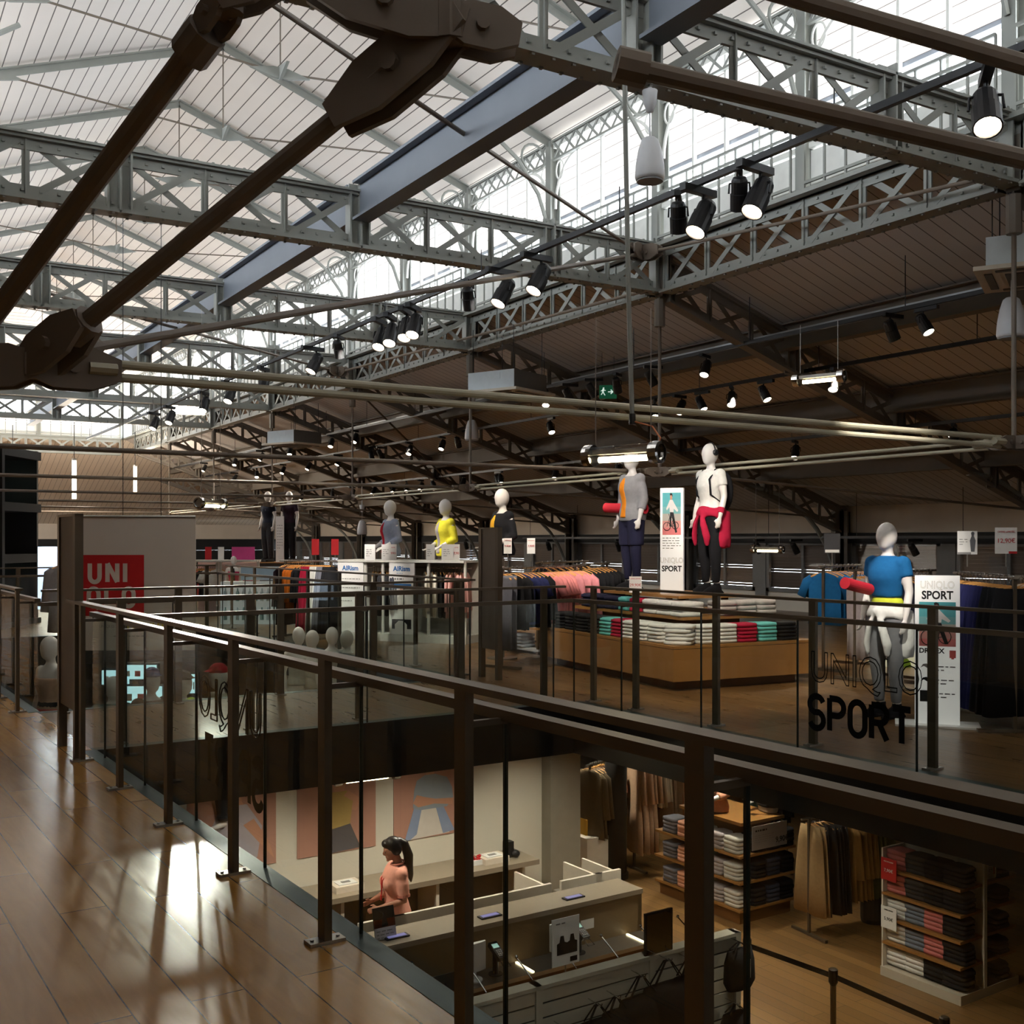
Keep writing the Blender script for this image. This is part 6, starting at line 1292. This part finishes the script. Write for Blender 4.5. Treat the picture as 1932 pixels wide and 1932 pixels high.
tc, c, xd, f = card('grey board reading 9,90 leaning on the oak tiered shelf', gp(-.02, .5, 1.06), .62, .3, -FU*1, m=mt('board_grey', (158, 152, 152), .6)); text('9,90€', .10, c-FU*.007+FV*.10-Z*.1, FV, Z, ink, tc, bold=.001); lines(c-FU*.007-FV*.26+Z*.09, FV, Z, .34, 1, .03, ink, tc, .022); lines(c-FU*.007-FV*.26+Z*.03, FV, Z, .34, 4, .028, grey_ink, tc, .008)
mannequin('half mannequin in peach jumper sitting low on the oak shelf', gp(.75, .3, 1.25)-Z*.06, W(-.7, -.7), [('jumper', 'jacket', cloth('peach', (222, 160, 130)))], ('fwd', 'fwd'), True, .95); mannequin('half mannequin in dark top reaching over the oak shelf end', gp(.35, .85, 1.25)-Z*.06, W(-.9, -.4), [('top', 'tee', black_c)], ('fwd', 'fwd'), True, .95)
# gondola shelving -------------------------------------------------------
go = F(1812, 1897, LOW); t = root('gondola_shelf', 'white gondola with oak shelves of folded clothes and price cards', 'shelving', go); GL, GD = .98, .36
def qp_(a, b, z): return go+FU*a+FV*b+Z*z
def qbox(a0, a1, b0, b1, z0, z1): return MB().prism([qp_(a0, b0, z0), qp_(a0, b1, z0), qp_(a1, b1, z0), qp_(a1, b0, z0)], Z*(z1-z0))
qbox(-.02, GL, -.02, GD+.64, 0, .10).build('plinth', mt('plinth_white', (196, 186, 168), .5), t); qbox(-.02, GL, GD+.02, GD+.07, .1, 1.42).build('centre_panel', wall_white, t); qbox(GL-.02, GL, 0, GD+.6, .1, 1.4).build('end_panel', wall_white, t)
GZ = (.10, .36, .63, .90, 1.17)
for z in GZ[1:]:
    qbox(0, GL, 0, GD+.02, z-.012, z+.018).build('shelf', oak, t); qbox(0, GL, GD+.07, GD+.62, z-.012, z+.018).build('shelf', oak, t)
pal_ = {'w': ('white', (226, 224, 218)), 'p': ('rose', (206, 120, 116)), 'k': ('black', (26, 26, 30)), 'g': ('dark grey', (58, 58, 60)), 'b': ('blue grey', (120, 130, 144))}
for zi, (z, row_) in enumerate(zip(GZ, ('kkww', 'kpbw', 'kpbw', 'kkgp', 'kkgp'))):
    for k, ch in enumerate(row_): stack(f'in the {ORD[k]} pile, gondola level {ORD[zi]} from floor', qp_(.13+.235*k, .16, z+.02), ax_rz(FU)+math.pi/2, 4, *pal_[ch], h=.05, w=.215, d=.29, noun='shirt', nm='folded_shirt')
    for k in range(3): stack(f'in the far-side {ORD[k]} pile, gondola level {ORD[zi]}', qp_(.13+.235*k, GD+.40, z+.02), ax_rz(FU)+math.pi/2, 3, *pal_['k' if k < 2 else 'g'], h=.05, w=.215, d=.28, noun='shirt', nm='folded_shirt')
tc, c, xd, f = card('red price card reading 7,90 on the gondola shelves', qp_(.86, -.03, 1.19), .20, .24, -FV, m=red_ink, lines_=(('PRIX EN BAISSE', .018, .85, paper), ('7,90€', .05, .45, paper))); tc, c, xd, f = card('white price card reading 5,90 on the gondola shelves', qp_(.86, -.03, .66), .20, .24, -FV, lines_=(('OFFRE LIMITÉE', .018, .85, ink), ('5,90€', .05, .45, ink)))
tc, c, xd, f = card('white picture card on the top shelf of gondola far side', qp_(.02, GD+.2, 1.32), .17, .22, -FU); lines(c-FU*.006-FV*.06+Z*.05, FV, Z, .07, 5, .02, grey_ink, tc, .006); flat([(.02, -.07), (.06, -.07), (.055, .04), (.03, .04)], c-FU*.006, FV, Z, mt('photo_tan', (150, 100, 76), .6), tc)
# ground floor lamps --------------------------------------------------------
for i, (u, v, e) in enumerate(((10.4, 4.2, 1.), (10.4, 6.0, 1.), (10.4, 7.6, .8), (12.5, 9.5, .9), (14.5, 8.4, .9), (12.2, 11.2, .9), (8.8, 8.4, 1.0), (6.8, 8.0, 1.0), (15.0, 3.0, 1.0), (13.0, 4.8, .8), (10.2, 10.2, .9))):
    p = fl(u, v, -.502); o = root('downlight', f'round recessed lamp in the low ceiling below the shop, {ORD[i]}', 'downlight', p, 'downlights of the low ceiling')
    MB().lathe(p, [(0, -.006), (.05, -.006), (.05, 0)], Z, 14).build('lens', lamp_w, o); MB().lathe(p, [(.05, -.012), (.07, -.012), (.07, 0), (.05, 0)], Z, 14).build('rim', paper, o)
    l = spot(p-Z*.03, p-Z*3, LOWL*e, 130, .8, (1, .90, .74), .05); l.parent = o; l.location = (0, 0, -.03)
# ================================================================= people
def person_woman(loc, facing):
    t = root('person', 'person with dark ponytail in salmon shirt standing behind the till counter', 'person', (0, 0, 0))
    mb = MB(); mb.loft(trings(.98, .80, 1.42)); mb.path([(0, .02, 1.38), (0, .005, 1.47), (0, -.03, 1.53)], [.058, .047, .05], 14)
    R = Matrix.Rotation(.30, 3, 'X'); hc = V((0, -.045, 1.585)); pt = lambda x, y, z: hc+R @ V((x, y, z))
    mb.ell(hc, .072, .09, .108, 18, 12, R); mb.ell(pt(0, -.035, -.055), .052, .055, .055, 14, 9, R); mb.ell(pt(0, -.095, -.015), .011, .018, .024, 8, 6, R); mb.ell(pt(0, -.082, -.062), .024, .012, .010, 8, 6, R); mb.ell(pt(0, -.078, -.095), .022, .018, .016, 8, 6, R); mb.ell(pt(0, -.072, .022), .05, .018, .014, 10, 6, R)
    for e in (-1, 1): mb.ell(pt(.074*e, .008, -.012), .01, .02, .03, 8, 6, R)
    A = {1: [(.16, .01, 1.36), (.20, .03, 1.10), (.10, -.20, 1.02)], -1: [(-.16, .01, 1.36), (-.19, .0, 1.10), (-.07, -.24, 1.05)]}
    for e in (-1, 1):
        limb(mb, A[e], [.048, .037, .025]); d = V(A[e][2])-V(A[e][1]); hand(mb, V(A[e][2])+d.normalized()*.01, d, (-e*.5, -.2, 1), .5, .0085, .031); mb.ell((.152*e, .006, 1.35), .053, .052, .05, 10, 7); limb(mb, [(x*e, y, z) for x, y, z in LEG], [.088, .055, .036]); mb.ell((.07*e, -.105, 1.24), .062, .05, .058, 12, 8)
        mb.path([(.085*e, .05, .05), (.09*e, .0, .055), (.097*e, -.08, .035), (.10*e, -.14, .025)], [.036, .042, .036, .022], 10, .8)
    skw = mt('skin_brown', (172, 116, 92), .55, 0, var=.06)
    link_mesh('body', fuse(mb, .0065, 'woman_body', skw, 3), t)
    sal = cloth('salmon shirt', (230, 160, 140)); mb = MB(); mb.loft(trings(.98, .86, 1.43, add=.022))
    for e in (-1, 1):
        p = [V(x) for x in A[e]]; mb.path([p[0]-V((.04*e, 0, -.01)), p[0].lerp(p[1], .45), p[0].lerp(p[1], .85)], [.066, .066, .06], 12); mb.ell((.152*e, .006, 1.352), .072, .068, .066, 12, 8); mb.ell((.07*e, -.105, 1.24), .072, .06, .07, 12, 8)
    link_mesh('shirt', fuse(mb, .011, 'shirt', sal, 3), t); mb = MB(); mb.loft(trings(.98, .80, .97, add=.018))
    for e in (-1, 1): p = [V((x*e, y, z)) for x, y, z in LEG]; mb.path([p[0], p[0].lerp(p[1], .5), p[1], p[1].lerp(p[2], .5), p[2]], [.108, .1, .08, .07, .065], 12)
    link_mesh('trousers', fuse(mb, .012, 'trousers', cloth('taupe dark', (62, 52, 46)), 3), t)
    hair = mt('dark_hair', (34, 26, 24), .4, 0, var=.25, scale=60); mb = MB(); mb.ell(pt(0, .018, .03), .084, .096, .1, 16, 10, R); mb.ell(pt(0, -.045, .075), .066, .05, .045, 12, 8, R)
    for e in (-1, 1): mb.ell(pt(.06*e, .03, -.01), .03, .06, .06, 10, 7, R)
    mb.ell(pt(0, .10, .055), .035, .035, .035, 10, 7)
    mb.path([pt(0, .10, .06), pt(.0, .135, .015), V((.01, .125, 1.50)), V((.015, .125, 1.40)), V((.01, .145, 1.30)), V((.01, .155, 1.22))], [.034, .055, .066, .06, .045, .012], 12, .8)
    link_mesh('hair', fuse(mb, .010, 'hair', hair, 3), t); mb = MB()
    for e in (-1, 1): mb.ell(pt(.03*e, -.086, .0), .011, .006, .006, 8, 6, R)
    mb.build('eye', mt('eye_dark', (30, 22, 20), .3), t); mb = MB(); mb.path([(-.05, .03, 1.44), (-.055, -.06, 1.40), (-.03, -.155, 1.28), (0, -.16, 1.12), (.03, -.155, 1.28), (.055, -.06, 1.40), (.05, .03, 1.44)], .006, 6); mb.box((0, -.165, 1.09), .03, .008, .05); mb.build('lanyard', red_ink, t)
    edge = cloth('shirt trim', (196, 122, 106)); mb = MB()
    mb.path([(.072*math.cos(a), .012+.066*math.sin(a), 1.437-.014*math.sin(a)*(-1)) for a in [i*math.pi/10 for i in range(20)]], .011, 6, .8, closed=True); mb.build('collar', edge, t)
    for e in (-1, 1):
        p = [V(x) for x in A[e]]; q = p[0].lerp(p[1], .83); d = (p[1]-p[0]).normalized(); MB().path([q-d*.012, q+d*.012], [.0655, .0645], 14).build('cuff', edge, t)
    mb = MB(); mb.path([(0, -.085, 1.40), (0, -.137, 1.30), (0, -.150, 1.22), (0, -.118, 1.10), (0, -.132, .95)], .010, 6, .5); mb.build('placket', edge, t)
    t.location = loc; t.rotation_euler = (0, 0, face_rz(facing)); t.scale = (1.0, 1.0, 1.0); return t
wl = fl(10.25, fv_at(748, 10.25), LOW); wh_ = (EYE-(1578-HY)*W(0, 0).length) if False else 0
person_woman(wl, W(-.93, -.36))
def person_back(loc, facing):
    t = root('person', 'person in pale cap and dark trousers half hidden behind black column', 'person', (0, 0, 0)); mb = MB(); mb.loft(trings(1.06, .80, 1.46)); mb.path([(0, .01, 1.40), (0, .006, 1.50), (0, -.008, 1.58)], [.062, .052, .054], 14); mb.ell((0, -.01, 1.64), .078, .098, .112, 16, 11); mb.ell((0, -.04, 1.585), .055, .055, .055, 12, 8); mb.ell((0, -.108, 1.63), .012, .016, .026, 8, 6)
    for e in (-1, 1):
        p = [(x*e, y, z) for x, y, z in ARM['bent']]; limb(mb, p, [.056, .042, .03]); d = V(p[2])-V(p[1]); hand(mb, V(p[2])+d.normalized()*.01, d, (-e, 0, .3), .5, .0105); limb(mb, [(x*e, y, z) for x, y, z in LEG], [.092, .058, .038]); mb.ell((.08*e, .005, 1.635), .01, .022, .032, 8, 6); mb.path([(.085*e, .05, .05), (.09*e, .0, .055), (.097*e, -.08, .035), (.10*e, -.15, .025)], [.036, .042, .036, .02], 10, .8)
    link_mesh('body', fuse(mb, .010, 'person_body', skin, 4), t); A = ('bent', 'bent')
    for part, kind, m in (('shirt', 'tee', cloth('putty', (160, 152, 136))), ('trousers', 'trousers', black_c), ('shoe', 'shoes', black_c), ('cap', 'cap', white_c)): wear(t, part, kind, m, A)
    t.location = loc; t.rotation_euler = (0, 0, face_rz(facing)); return t
person_back(F(1158, 1632, LOW), W(-.8, -.5)); stack('held by the person behind the black column', P(1130, 1520, 16.2), 0, 2, 'white', (226, 224, 218), .24, .28, .05, 'shirt', 'folded_shirt')
